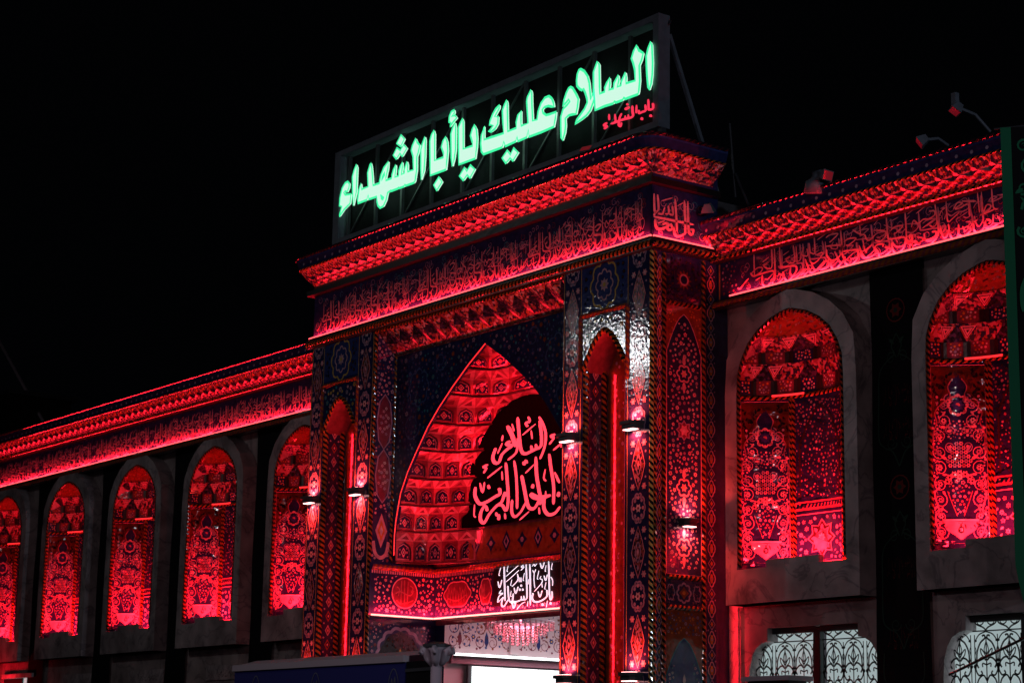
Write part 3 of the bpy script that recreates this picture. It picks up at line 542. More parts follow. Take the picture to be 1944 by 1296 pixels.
# ---- cornice: rows of faceted tile cells flaring outwards
def cornice(parent, x0, x1, z0, y0, nfront, p=.32, h=.31, corner_r=True, corner_l=True, depth=1.4):
    lev = [(0, 0), (.07, .10), (.20, .19), (.30, h)]
    def path(s, q):      # s in cells; front 0..nfront, beyond: rounded corner and return
        if s < 0:
            if s >= -3: a = -s/3*PI/2; cx, cy = x0+.0, y0+.0; return Vector((cx-q*math.sin(a), cy-q*math.cos(a), 0))
            return Vector((x0-q, y0+(-s-3)*.32, 0))
        if s <= nfront: return Vector((x0+(x1-x0)*s/nfront, y0-q, 0))
        if s <= nfront+3: a = (s-nfront)/3*PI/2; return Vector((x1+q*math.sin(a), y0-q*math.cos(a), 0))
        return Vector((x1+q, y0+(s-nfront-3)*.32, 0))
    def P(s, q, z): return path(s, q)+Vector((0, 0, z0+z))
    def cell(i):
        mb = MB(); a, b, c = i, i+1, i+.5
        A0, B0 = P(a, 0, 0), P(b, 0, 0)
        A1, B1, C1 = P(a, .05, .085), P(b, .05, .085), P(c, .13, .115)
        A2, B2, C2 = P(a, .19, .155), P(b, .19, .155), P(c, .15, .175)
        A3, B3, C3 = P(a, p, h), P(b, p, h), P(c, p-.02, h)
        Q = [P(a+.28, .235, .215), P(b-.28, .235, .215)]
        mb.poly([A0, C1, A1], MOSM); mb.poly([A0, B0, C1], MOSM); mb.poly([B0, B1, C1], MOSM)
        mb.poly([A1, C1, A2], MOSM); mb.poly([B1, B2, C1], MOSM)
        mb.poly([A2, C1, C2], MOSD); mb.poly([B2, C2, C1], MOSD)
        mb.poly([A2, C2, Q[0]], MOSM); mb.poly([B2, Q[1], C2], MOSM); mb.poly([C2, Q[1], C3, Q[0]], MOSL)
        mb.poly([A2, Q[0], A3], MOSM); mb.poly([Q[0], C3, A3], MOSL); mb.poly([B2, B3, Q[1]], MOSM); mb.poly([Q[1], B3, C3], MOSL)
        return mb
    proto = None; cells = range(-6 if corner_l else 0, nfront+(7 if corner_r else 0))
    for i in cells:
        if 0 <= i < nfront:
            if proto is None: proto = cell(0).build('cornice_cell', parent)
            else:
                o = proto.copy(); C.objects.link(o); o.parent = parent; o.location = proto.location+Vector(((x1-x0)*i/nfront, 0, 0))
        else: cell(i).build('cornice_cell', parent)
    lo, hi = (-6 if corner_l else 0), nfront+(7 if corner_r else 0)
    st = [lo+(hi-lo)*k/120 for k in range(121)] if False else sorted(set([lo, hi]+[x*.5 for x in range(lo*2, hi*2+1)]))
    band = MB()
    for a, b in zip(st, st[1:]):
        band.poly([P(a, p, h+.001), P(b, p, h+.001), P(b, p+.06, h+.16), P(a, p+.06, h+.16)], NAVY)
        band.poly([P(a, p+.06, h+.16), P(b, p+.06, h+.16), P(b, p+.06, h+.24), P(a, p+.06, h+.24)], COB)
        band.poly([P(a, p+.06, h+.24), P(b, p+.06, h+.24), P(b, -.2, h+.26), P(a, -.2, h+.26)], DARKST)
    for k in range(int((nfront)*1.2)):
        s = k/1.2+.4; c0 = P(s, p+.035, h+.08); band.poly([c0+Vector((.03*math.cos(q*PI/3), -.008, .03*math.sin(q*PI/3))) for q in range(6)], LIL)
    band.build('cornice_band', parent)
    r = MB(); pa = [P(s, p+.07, h+.22) for s in st]; nn = [(pa[i+1]-pa[i]).cross(Vector((0, 0, 1))) for i in range(len(pa)-1)]; nn = [v.normalized() for v in nn]
    rope(r, pa, .030, MAROON, BLK, nn, .12); r.build('rope_moulding', parent)
    r = MB(); pa = [P(s, p+.005, h+.0) for s in st]; rope(r, pa, .02, ROPE, BLK, nn, .12); r.build('rope_moulding', parent)
cornice(gate, PX0, PX1, 10.99, 0, 32)
trim = MB(); trim.box((PX0-.003, -.02, 10.901), (PX1+.02, 0, 10.99), MOULD); trim.build('cornice_base', gate)
cl = thing('led_strip', 'hidden red light line below the flaring tiled cornice of the gateway', 'LED strip', (PX0, -.1, 10.92))
mb = MB(); mb.bar((PX0, -.04, 10.908), (PX1+.04, -.04, 10.908), .03, .01, LEDM); mb.bar((PX1+.04, -.04, 10.908), (PX1+.04, 1.3, 10.908), .03, .01, LEDM); mb.build('tube', cl)
area_x('cornice_light', ((PX0+PX1)/2, -.10, 10.93), (0, -.25, 1), (1, 0, 0), 10.2, .04, POW['cornice']*10.2, RED, cl)
area_x('cornice_light', (.10, .65, 10.93), (.25, 0, 1), (0, 1, 0), 1.3, .04, POW['cornice']*.25, RED, cl)

# ---- porch: reveals, spandrel wall with the pointed arch, beam, vault
fL = FX(LX)
rv = MB(); rv.poly([fL(0, 0), fL(YB+.4, 0), fL(YB+.4, 9.8), fL(0, 9.8)], NAVY); rvo = rv.build('porch_reveal', gate)
rv = MB(); rv.poly([(RX, 0, 0), (RX, YB+.4, 0), (RX, YB+.4, 9.8), (RX, 0, 9.8)], NAVY); rv.build('porch_reveal', gate)
m = MB(); c = .27; S = []
for vv, hh in ((8.03, .52), (7.0, .50)):
    S += ([(c-.155, vv), (c-.13, vv+hh*.45), (c-.05, vv+hh*.85), (c, vv+hh), (c+.05, vv+hh*.85), (c+.13, vv+hh*.45), (c+.155, vv), (c+.13, vv-hh*.45), (c+.05, vv-hh*.85), (c, vv-hh), (c-.05, vv-hh*.85), (c-.13, vv-hh*.45)], WINE, 1),
    S += lobe_ring(c, vv, .165, hh, 2, .0, .026, LIL, 2)
    for k in range(14):
        a = k*2.4; rr = .11*math.sqrt((k+1)/14); S += flower(c+rr*math.cos(a), vv+rr*2.6*math.sin(a), .035, [PINK, LIL, WHT][k % 3], WINE, 2, 5)
S += dia(c, 5.98, .13, .32, PINK, 1)+dia(c, 5.98, .08, .2, ORG, 2)+dia(c, 5.98, .04, .1, WHT, 3)
S += ribbon(catmull([(c-.17, 5.78), (c-.12, 5.56), (c, 5.48), (c+.12, 5.56), (c+.17, 5.78)], 4), .07, PINK, 1)
S += scatter(.06, 5.4, .48, 9.75, 190, .02, .05, [PINK, LIL, WINE, PINK], 21, lambda u, v, r: any(((u-c)/.19)**2+((v-q)/h)**2 < 1 for q, h in ((8.03, .56), (7.0, .55), (5.9, .5))))
m.paint(fL, S); m.build('medallion_band', rvo, kind='stuff')
r = MB(); rope(r, [fL(.03, 1.6), fL(.03, 9.7)], .04, ROPE, BLK, (1, 0, 0), .10); r.build('rope_moulding', rvo)
r = MB(); rope(r, [fL(.50, 5.4), fL(.50, 9.4)], .035, ROPE, BLK, (1, 0, 0), .10); r.build('rope_moulding', rvo)
ARCH = [(2.765, 5.53), (2.765, 5.90), (2.73, 6.17), (2.60, 6.67), (2.38, 7.05), (2.12, 7.38), (1.75, 7.82), (1.41, 8.13), (1.0, 8.45), (.5, 8.80), (0, 9.10)]
def ahw(z):
    if z <= ARCH[0][1]: return ARCH[0][0]
    for (a, z0), (b, z1) in zip(ARCH, ARCH[1:]):
        if z <= z1: return a+(b-a)*(z-z0)/(z1-z0)
    return 0
fA = FY(YA)
al = [(XC-a, z) for a, z in ARCH]+[(XC+a, z) for a, z in ARCH[-2::-1]]
sp = MB(); sp.concave(fA, [[(LX, 5.53)]+al+[(RX, 5.53), (RX, 9.80), (LX, 9.80)]], NAVY, 0, .06)
spo = sp.build('arch_wall', gate)
m = MB(); m.paint(fA, scatter(LX+.1, 5.6, RX-.1, 9.3, 760, .022, .06, [LAPIS, LIL, COB, COB, TURQ, LAPIS, TERR], 31, lambda u, v, r: abs(u-XC) < ahw(v-r)+r+.08)); 
for sx in (-1, 1):
    m.paint(fA, lobe_ring(XC+sx*2.1, 8.6, .33, .36, 8, .15, .03, LAPIS, 1)+spiral(XC+sx*2.3, 7.9, .28, 1.6, LAPIS, .03, 1, sx)+spiral(XC+sx*1.4, 9.0, .2, 1.4, LAPIS, .03, 1, sx))
m.build('spandrel_tiling', spo, kind='stuff')
ae = thing('arch_led_line', 'thin red glowing line that follows the edge of the big pointed arch', 'LED strip', (XC, YA, 5.5))
for k in range(len(al)-1):
    a, b = Vector((al[k][0], YA-.012, al[k][1])), Vector((al[k+1][0], YA-.012, al[k+1][1]))
    mb = MB(); mb.tube([a, b], .010, LEDR, 6); (mb.build('tube', ae) if k < (len(al)-1)//2 else None)
    if 1 <= k < len(al)-2:
        mid = (a+b)/2+Vector((0, .10, 0)); inw = Vector((XC-mid.x, .55, 6.9-mid.z)); inw.normalize()
        mid += inw*.03
        area_x('arch_light', mid, inw+Vector((0, .5, 0)), b-a, (b-a).length*.95, .03, POW['arch']*(b-a).length, RED, ae, math.radians(150))  # right half: unseen lights added behind the rim to brighten the vault, no tube
# upper rows of kites between lintel and arch wall
mq = MB()
N = 13; z0, z1 = 9.30, 9.80
mq.poly([(LX, YA-.001, z0), (RX, YA-.001, z0), (RX, YA-.06, z0+.02), (LX, YA-.06, z0+.02)], MOULD)
mqo = mq.build('kite_row', gate)
for i in range(N):
    a, b = LX+(RX-LX)*i/N, LX+(RX-LX)*(i+1)/N; c = (a+b)/2; k = MB()
    A, B, Cc = Vector((a, YA-.02, z0)), Vector((b, YA-.02, z0)), Vector((c, YA-.05, z0))
    A2, B2, C2 = Vector((a, YA-.24, z0+.22)), Vector((b, YA-.24, z0+.22)), Vector((c, YA-.14, z0+.20))
    A3, B3, C3 = Vector((a, .02, z1-.06)), Vector((b, .02, z1-.06)), Vector((c, .12, z1-.10))
    k.poly([A, B, C2], MOSL); k.poly([A, C2, A2], MOSM); k.poly([B, B2, C2], MOSM)
    k.poly([A2, C2, C3], MOSD); k.poly([B2, C3, C2], MOSD); k.poly([A2, C3, A3], MOSL); k.poly([B2, B3, C3], MOSL); k.poly([A3, C3, B3], MOSM)
    k.build('kite_cell', mqo)
r = MB(); rope(r, [(LX, -.0, 9.72), (RX, -.0, 9.72)], .035, ROPE, BLK, (0, -1, 0), .1); r.build('rope_moulding', mqo)
area_x('kite_light', (XC, YA-.10, z0+.03), (0, -.7, 1), (1, 0, 0), 5.6, .03, POW['muq']*5.6, RED, None)

# vault
vt = thing('vault_root', None, None) if False else None
ROWS = [5.40, 5.98, 6.46, 6.94, 7.42, 7.88, 8.34, 8.74, 9.08]
def plan(a, z):
    h = max(.02, ahw(z)-.01); D = 1.02*min(1, (h/1.5))**.75
    s, c_ = math.sin(a), math.cos(a)
    return Vector((XC+h*math.copysign(abs(s)**.7, s), YA+.02+D*abs(c_)**.7, z))
vm = MB(); vm.poly([(LX, YB+.03, 4.3), (RX, YB+.03, 4.3), (RX, YB+.03, 9.2), (LX, YB+.03, 9.2)], WINE); vo = vm.build('vault', gate)
for ri in range(len(ROWS)-1):
    za, zb = ROWS[ri], ROWS[ri+1]; n = [14, 14, 13, 12, 11, 9, 7, 4][ri]; hh = (zb-za)
    off = .5 if ri % 2 else 0
    ang = lambda j: -PI/2+PI*min(1, max(0, (j/n)))
    for j in range(n):
        jj0, jj1 = j, j+1
        a0, a1 = ang(jj0), ang(jj1); am = (a0+a1)/2
        zt = za+hh*.66
        P0, P1 = plan(a0, za+.03), plan(a1, za+.03); W = (P1-P0).length
        if W < .12: continue
        U = (P1-P0)/W; Nn = Vector((U.y, -U.x, 0)); 
        f = lambda u, v, nn=0.0: P0+U*(u*W)+Vector((0, 0, v*hh))+Nn*nn
        k = MB()
        lit = (j+ri) % 2 == 0  # every second cell swaps its paler and darker tile colours
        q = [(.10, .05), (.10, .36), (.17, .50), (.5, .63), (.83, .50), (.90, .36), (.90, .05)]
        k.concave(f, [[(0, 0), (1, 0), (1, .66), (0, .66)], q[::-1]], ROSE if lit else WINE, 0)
        for qa, qb in zip(q, q[1:]+q[:1]): k.poly([f(*qa, 0), f(*qb, 0), f(*qb, -.05), f(*qa, -.05)], WINE)
        k.poly([f(u, v, -.05) for u, v in q], NAVY)
        f_ = f; f = lambda u, v, nn=0.0, f_=f_: f_(u, v, nn-.05)
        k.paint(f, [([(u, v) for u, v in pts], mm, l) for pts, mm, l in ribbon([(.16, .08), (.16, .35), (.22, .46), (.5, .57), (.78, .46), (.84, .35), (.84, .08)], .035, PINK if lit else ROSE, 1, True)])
        S = []
        for pts, mm, l in scatter(.2, .1, .8, .5, 16, .035, .06, [PINK, LIL, PINK, WHT], ri*40+j, lambda u, v, r: abs(u-.5) < .2 and abs(v-.3) < .17, core=None): S.append((pts, mm, l+1))
        S += dia(.5, .30, .15, .16, [PINK, ROSE, LIL][j % 3], 1)+dia(.5, .30, .09, .10, NAVY if lit else WINE, 2)+dia(.5, .30, .045, .05, WHT, 3)
        k.paint(f, S, .006); f = f_
        T0, T1 = f(0, .66), f(1, .66); M0 = plan(am, zb); e0, e1 = plan(a0, zb), plan(a1, zb)
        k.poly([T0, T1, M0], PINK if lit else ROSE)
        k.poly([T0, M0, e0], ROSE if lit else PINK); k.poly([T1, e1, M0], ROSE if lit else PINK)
        g0 = (T0+T1+M0)/3
        k.poly([g0+(p_-g0)*.45+Nn*.006 for p_ in (T0, T1, M0)], WINE)
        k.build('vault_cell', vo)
    ed = MB(); st = [plan(-PI/2+PI*q/40, za) for q in range(41)]
    ed.tube([p_+Vector((0, 0, .01)) for p_ in st], .022, MOULD, 5); ed.build('ledge', vo)
# beam with roundels
fB = FY(YB)
bm = MB(); bz0, bz1 = 4.42, 5.20
bm.box((LX+.002, 0.02, bz0), (LX+.05, YB, bz1+.18), NAVY); bm.box((LX+.051, YB-.05, bz0), (RX, YB+.02, bz1+.18), NAVY)
bmo = bm.build('beam', gate)
fBl = FX(LX+.05); fBb = FY(YB-.05)
m = MB(); S = scatter(.1, bz0+.05, YB-.06, bz1-.02, 150, .02, .048, [PINK, PINK, LIL, WHT], 41, lambda u, v, r: (u-.80)**2+(v-4.86)**2 < (.30+r)**2, ORG)
S += disc(.80, 4.86, .27, WINE, 0, 24)+ribbon(lobed(.80, 4.86, .28, .28, 1, 0, PINK, n=28), .022, PINK, 1, True)
m.paint(fBl, S)
RND = [([(.62, 4.72), (.70, 4.66), (.85, 4.68), (1.0, 4.74)], .03), ([(.72, 5.08), (.72, 4.64)], .028), ([(.79, 5.10), (.80, 4.63)], .03), ([(.87, 5.07), (.86, 4.66)], .028), ([(.60, 4.84), (.70, 4.88), (.92, 4.82), (1.0, 4.92)], .03), ([(.62, 4.97), (.68, 4.92), (.66, 4.8)], .025), ([(.92, 5.0), (.98, 4.96), (.95, 4.88)], .025)]
for pts, wd in RND: m.paint(fBl, ribbon(catmull(pts, 4), wd*.8, ROSE, 2))
m.build('beam_tiling', bmo, kind='stuff')
m = MB(); sk = lambda u, v, r: (((u+7.22)/(.46+r))**2+((v-4.84)/(.27+r))**2 < 1) or (((u+6.33)/(.22+r))**2+((v-4.84)/(.25+r))**2 < 1) or (u > -6.15 and u < -4.2 and v > 4.52)
S = scatter(LX+.1, bz0+.05, RX-.1, bz1-.02, 520, .02, .048, [PINK, PINK, LIL, WHT], 42, sk, ORG)
for cu, ru in ((-7.22, .44), (-6.33, .19), (-3.0, .44)):
    lob = lobed(cu, 4.84, ru, .25, 6, .14, PINK, n=5); S += [([(cu, 4.84), lob[i], lob[(i+1) % len(lob)]], WINE, 0) for i in range(len(lob))]+ribbon(lob, .024, PINK, 1, True)
    for q in range(7 if ru > .3 else 3): S += ribbon(catmull([(cu-ru*.7+q*ru*.2, 4.70), (cu-ru*.62+q*ru*.2, 4.98-(q % 2)*.06), (cu-ru*.5+q*ru*.2, 4.76)], 3), .018, ROSE, 2)
    S += ribbon(catmull([(cu-ru*.7, 4.78), (cu, 4.72), (cu+ru*.7, 4.82)], 4), .024, ROSE, 2)
m.paint(fBb, S); m.build('beam_tiling', bmo, kind='stuff')
for path, nn in (([fBl(.05, bz1+.10), fBl(YB-.06, bz1+.10)], (1, 0, 0)), ([fBb(LX+.06, bz1+.10), fBb(RX, bz1+.10)], (0, -1, 0))):
    r = MB(); rope(r, path, .05, ROPE, WINE, nn, .10); r.build('rope_moulding', bmo)
for fr_, u0, u1 in ((fBl, .06, YB-.05), (fBb, LX+.06, RX)):
    m = MB(); n = int((u1-u0)/.05)
    for k in range(n): m.paint(fr_, rect(u0+(u1-u0)*k/n, bz1-.01, u0+(u1-u0)*(k+.6)/n, bz1+.045, PINK))
    m.build('bead_moulding', bmo, kind='stuff')
a1 = led_bar('led_strip', 'red light line under the roundel beam on the left side of the porch', (LX+.10, .04, bz0-.0), (LX+.10, YB-.10, bz0), m=LEDHOT)
a2 = led_bar('led_strip', 'glowing pinkish light line under the beam across the back of the porch', (LX+.12, YB-.10, bz0), (RX-.05, YB-.10, bz0), m=LEDHOT)
area_x('beam_light', (LX+.13, .75, bz0+.02), (-.5, 0, 1), (0, 1, 0), 1.4, .03, POW['beam']*1.5, RED, a1)
area_x('beam_light', (XC, YB-.13, bz0+.02), (0, .5, 1), (1, 0, 0), 5.6, .03, POW['beam']*5.6, RED, a2)
# belt of tiles above the beam at the back
m = MB(); m.paint(fBb, rect(LX+.05, 5.42, RX, 5.98, TERR))
for k in range(12):
    cu = -7.6+k*.47
    m.paint(fBb, (dia(cu, 5.70, .13, .2, NAVY, 1)+dia(cu, 5.70, .08, .12, LIL, 2)+dia(cu, 5.70, .045, .07, NAVY, 3)) if k % 2 == 0 else (flower(cu, 5.70, .15, NAVY, LIL, 1, 4)))
m.paint(fBb, scatter(LX+.1, 5.45, RX, 5.95, 60, .012, .03, [ORG, WINE], 44, core=None)); bw = m.build('belt_panel', gate)
m = MB(); m.poly([(LX, YB-.051, 5.38), (RX, YB-.051, 5.38), (RX, YB-.051, 6.05), (LX, YB-.051, 6.05)], WINE); m.build('belt_wall', gate)
# below the beam
m = MB(); S = [([(.25+.0, 3.2), (.28, 3.75), (.5, 4.05), (.767, 4.16), (1.03, 4.05), (1.25, 3.75), (1.28, 3.2)], BLK, 0)]
S += lobe_ring(.767, 3.70, .52, .52, 14, .08, .06, LIL, 1)+scatter(.08, 3.3, 1.46, 4.30, 130, .018, .042, [PINK, LIL, WINE], 45, lambda u, v, r: ((u-.767)/.58)**2+((v-3.7)/.58)**2 < 1)
S += scatter(.4, 3.4, 1.14, 4.05, 40, .02, .045, [LIL, WINE, PINK], 46)+leaf(.767, 3.55, PI/2, .3, .12, YEL, 3)+leaf(.66, 3.5, PI/2+.5, .22, .09, YEL, 3)+leaf(.87, 3.5, PI/2-.5, .22, .09, YEL, 3)
m.paint(fL, S); m.build('tile_panel', rvo, kind='stuff')

# ---- passage behind the door opening
XP = -7.72
pm = MB()
pm.poly([(XP, YB+.03, 0), (XP, 10, 0), (XP, 10, 4.95), (XP, YB+.03, 4.95)], PLAS); pm.poly([(LX, YB+.031, 0), (XP, YB+.031, 0), (XP, YB+.031, 4.3), (LX, YB+.031, 4.3)], NAVY)
pm.poly([(XP, 10, 0), (RX, 10, 0), (RX, 10, 4.95), (XP, 10, 4.95)], PLAS); pm.poly([(XP, YB+.05, 4.95), (RX, YB+.05, 4.95), (RX, 10, 4.95), (XP, 10, 4.95)], PLAS)
pm.poly([(RX, YB+.05, 0), (RX, 10, 0), (RX, 10, 4.95), (RX, YB+.05, 4.95)], PLAS)
po = pm.build('passage_wall', gate)
fP = FX(XP); m = MB(); S = []
for k in range(11):
    cu = 1.9+k*.62
    for sx in (-1, 1):
        S += spiral(cu+sx*.15, 4.28, .13, 1.5, TERR if k % 3 else COB, .022, 0, sx, 1.0)+spiral(cu+sx*.14, 4.02, .12, 1.4, WINE, .02, 0, -sx, 2.0)
    S += leaf(cu, 3.93, PI/2, .3, .1, COB if k % 2 else WINE)+flower(cu, 4.38, .07, WINE, YEL, 1)+flower(cu+.31, 4.12, .06, COB, YEL, 1)
S += scatter(1.7, 3.86, 8.5, 4.6, 520, .016, .036, [WINE, COB, TERR, LAPIS], 51, core=None)
m.paint(fP, S); m.build('painted_scrolls', po, kind='stuff')
m = MB(); m.box((XP+.002, 3.05, 3.83), (XP+.06, 3.25, 4.9), PLAS); m.build('pilaster', po)
m = MB(); m.box((XP, YB+.1, 3.60), (XP+.14, 9.9, 3.74), PLASR); m.build('ledge', po)
scn = thing('screen', 'big bright white screen on the passage wall beyond the gateway door', 'screen', (XP+.1, 5, 2.6))
m = MB(); m.box((XP+.16, 2.08, 1.6), (XP+.20, 9.5, 3.56), SCRN); m.build('display', scn); m = MB(); m.box((XP+.10, 2.0, 1.55), (XP+.155, 9.6, 3.58), DARKST); m.build('frame', scn)
led_bar('led_strip', 'straight white tube light on the passage wall above the bright screen', (XP+.16, 1.66, 3.77), (XP+.16, 9.0, 3.77), m=LEDW, s=.05, piece=.85)
area('passage_light', (-5.2, 5.0, 4.90), (0, 0, -1), 3.2, 5.0, POW['passage'], (1, .70, .80), po)
ch = thing('chandelier', 'pink lit crystal chandelier hanging in the doorway under the beam', 'chandelier', (-6.3, 2.25, 4.2))
rd = random.Random(8)
for ring, (rr, zt, ln) in enumerate(((.62, 4.34, .16), (.48, 4.30, .24), (.32, 4.26, .32), (.15, 4.2, .34))):
    cr = MB(); cr.tube([(-6.3+rr*math.cos(a*PI/12), 2.25+rr*math.sin(a*PI/12), zt) for a in range(25)], .012, POSTM, 5); ro = cr.build('ring', ch)
    m = MB(); n = int(rr*60)
    for k in range(n):
        a = 2*PI*k/n; x, y = -6.3+rr*math.cos(a), 2.25+rr*math.sin(a)
        for q in range(int(ln/.05)):
            z = zt-.03-q*.05; r_ = .019+.008*rd.random()
            m.faces([(x, y, z+r_*1.3), (x+r_, y, z), (x, y+r_, z), (x-r_, y, z), (x, y-r_, z), (x, y, z-r_*1.3)], [(0,1,2),(0,2,3),(0,3,4),(0,4,1),(5,2,1),(5,3,2),(5,4,3),(5,1,4)], CRYS)
    m.build('crystal_drops', ro, kind='stuff')
m = MB(); m.tube([(-6.3, 2.25, 4.94), (-6.3, 2.25, 4.3)], .02, POSTM); m.build('rod', ch)
area('chandelier_light', (-6.3, 2.25, 4.44), (0, 0, -1), .5, .5, 28, (1, .22, .30), ch)

# ---- lettering fixed to the porch
bn = thing('text_banner', 'black arched banner with glowing pink-red Arabic calligraphy under the big arch', 'banner', (XC, YB-.1, 6.0))
bl = [(-2.05, 6.03), (-1.98, 6.5), (-1.72, 7.1), (-1.35, 7.65), (-.9, 8.05), (-.45, 8.24), (0, 8.30)]
bl = [(XC+x, z) for x, z in bl]+[(XC-x, z) for x, z in bl[-2::-1]]
m = MB(); m.concave(FY(YB-.10), [bl], CLOTHK, 0, .03); m.build('cloth', bn)
pj = lambda x, y: (lambda p: (p.x, p.z))(at(x, y, YB-.14))
m = MB(); pen(m, FY(YB-.14), strokes_uv(NEON_T, pj, 1.0), NEON, 0, .006); m.build('lettering', bn, kind='stuff')
m = MB()
for q in ([(XC+1.55, 6.2), (XC+1.55, 7.0)], [(XC+1.75, 6.3), (XC+1.9, 6.15), (XC+1.6, 6.12)], [(XC+1.1, 7.2), (XC+1.15, 7.7)]): m.paint(FY(YB-.14), ribbon(q, .06, NEON))
m.build('lettering', bn, kind='stuff')
wt = thing('name_sign', 'white glowing Arabic calligraphy fixed on the floral beam above the door', 'sign', (-5.1, YB-.1, 4.5))
pj = lambda x, y: (lambda p: (p.x, p.z))(at(x, y, YB-.12))
m = MB(); pen(m, FY(YB-.12), strokes_uv(WHITE_T, pj, .72), WHITEL, 0, .006); m.build('lettering', wt, kind='stuff')
m = MB(); m.box((-6.05, YB-.08, 4.55), (-4.1, YB-.055, 5.22), CLOTH); m.build('backing', wt)

# ---- sconces on the piers and the flank
def sconce(c, N, label, wd=.40, group='lamps on the gateway piers', pw=1.0):
    t = thing('wall_lamp', label, 'wall lamp', c, group); c = Vector(c); N = Vector(N); U = Vector((0, 0, 1)).cross(N)
    P = lambda u, n, z: c+U*u+N*n+Vector((0, 0, z))
    m = MB(); h = wd/2
    for (z0, z1, n0, n1, hw2) in ((.02, .07, .0, .24, h), (-.05, .02, .0, .20, h*.86)):
        Q = []
        for z in (z0, z1):
            Q += [P(-hw2, n0, z), P(hw2, n0, z), P(hw2, n1*.7, z), P(hw2*.6, n1, z), P(-hw2*.6, n1, z), P(-hw2, n1*.7, z)]
        m.faces(Q, [tuple(range(6))[::-1], tuple(range(6, 12))]+[(i, (i+1) % 6, 6+(i+1) % 6, 6+i) for i in range(6)], DARKST)
    m.build('housing', t)
    for z, s in ((-.056, -1), (.076, 1)):
        m = MB(); m.box(tuple(P(-h*.62, .05, z-.006)) if False else (min(P(-h*.62, .06, 0).x, P(h*.62, .17, 0).x), min(P(-h*.62, .06, 0).y, P(h*.62, .17, 0).y), c.z+z-.006), (max(P(-h*.62, .06, 0).x, P(h*.62, .17, 0).x), max(P(-h*.62, .06, 0).y, P(h*.62, .17, 0).y), c.z+z+.006), LENS); m.build('lens', t)
        area_x('lamp_light', P(0, .10, z+s*.014), Vector((0, 0, s))-N*.16, U, wd*.5, .05, POW['sconce']*pw, (1, .04, .035), t, math.radians(150))
F = (0, -1, 0)
sconce((-10.02, 0, 6.70), F, 'red lamp on the outer band of the left pier')
sconce((-8.36, 0, 6.70), F, 'red lamp on the inner band of the left pier, beside the porch')
sconce((-1.98, 0, 6.95), F, 'red lamp on the inner band of the right pier, beside the black banner')
sconce((-.37, 0, 6.95), F, 'red lamp high on the outer band of the right pier, near the corner')
sconce((-1.98, 0, 3.09), F, 'low red lamp on the inner band of the right pier, at the bottom edge')
sconce((-.37, 0, 3.09), F, 'low red lamp on the outer band of the right pier, near the corner')
sconce((-10.02, 0, 3.09), F, 'low red lamp on the left pier outer band, behind the canopy')
sconce((-8.36, 0, 3.09), F, 'low red lamp on the left pier inner band, behind the canopy')
sconce((0, .68, 5.46), (1, 0, 0), 'red lamp in the middle of the tall tile panel on the gateway flank', .30, None, .75)
for o0, o1, zt, nm in ((-9.77, -8.62, 8.05, 'left'), (-1.71, -.64, 8.05, 'right')):
    t = thing('led_strip', 'upright red light line inside the narrow niche of the %s pier' % nm, 'LED strip', (o0+.05, .45, 2))
    m = MB(); m.tube([(o1-.02, .03, 2.0), (o1-.02, .03, zt)], .006, LEDDIM, 6); m.build('tube', t)
    area_x('niche_strip_light', (o0+.04, .40, (2+zt)/2), (1, .35, 0), (0, 0, 1), zt-2, .03, POW['pier']*(zt-2), RED, t, math.radians(110))
    area_x('niche_strip_light', (o1-.03, .10, (2+zt)/2), (-.35, 1, 0), (0, 0, 1), zt-2, .03, POW['pier']*2.0*(zt-2), RED, t, math.radians(90))

# ================================================================== THE WINGS
YF, YW, YR = 1.25, 1.60, 1.37
NPROF = [(1.0, 7.5), (.985, 7.8), (.915, 8.02), (.78, 8.26), (.59, 8.44), (.365, 8.57), (.13, 8.645), (0, 8.67)]
NA, NB = 1.15, .66
def nhw(z):
    if z <= 7.5: return 1.0
    for (a, z0), (b, z1) in zip(NPROF, NPROF[1:]):
        if z <= z1: return a+(b-a)*(z-z0)/(z1-z0)
    return 0
def ell(cx, th, z, k=1.0):
    h = max(.01, nhw(z)*k); return Vector((cx-NA*h*math.cos(th), YF+.03+NB*h*math.sin(th), z))
TH = [math.radians(a) for a in (0, 62, 118, 180)]
def curved(cx, t0, t1):       # (u in metres from the left, v = z) on the apse wall
    n = 24; pts = [ell(cx, t0+(t1-t0)*i/n, 6) for i in range(n+1)]; ln = [0]
    for a, b in zip(pts, pts[1:]): ln.append(ln[-1]+(b-a).length)
    W = ln[-1]
    def fr(u, v, nn=0.0):
        u = max(0, min(W, u)); i = 0
        while i < n-1 and u > ln[i+1]: i += 1
        t = t0+(t1-t0)*(i+(u-ln[i])/(ln[i+1]-ln[i]))/n
        p = ell(cx, t, v); q = Vector((cx-p.x, (YF-p.y)*2.2-.25, 0)).normalized(); return p+q*(nn+.0045*math.sin(v*19+u*4)+.0022*math.sin(v*47+u*13))
    return fr, W
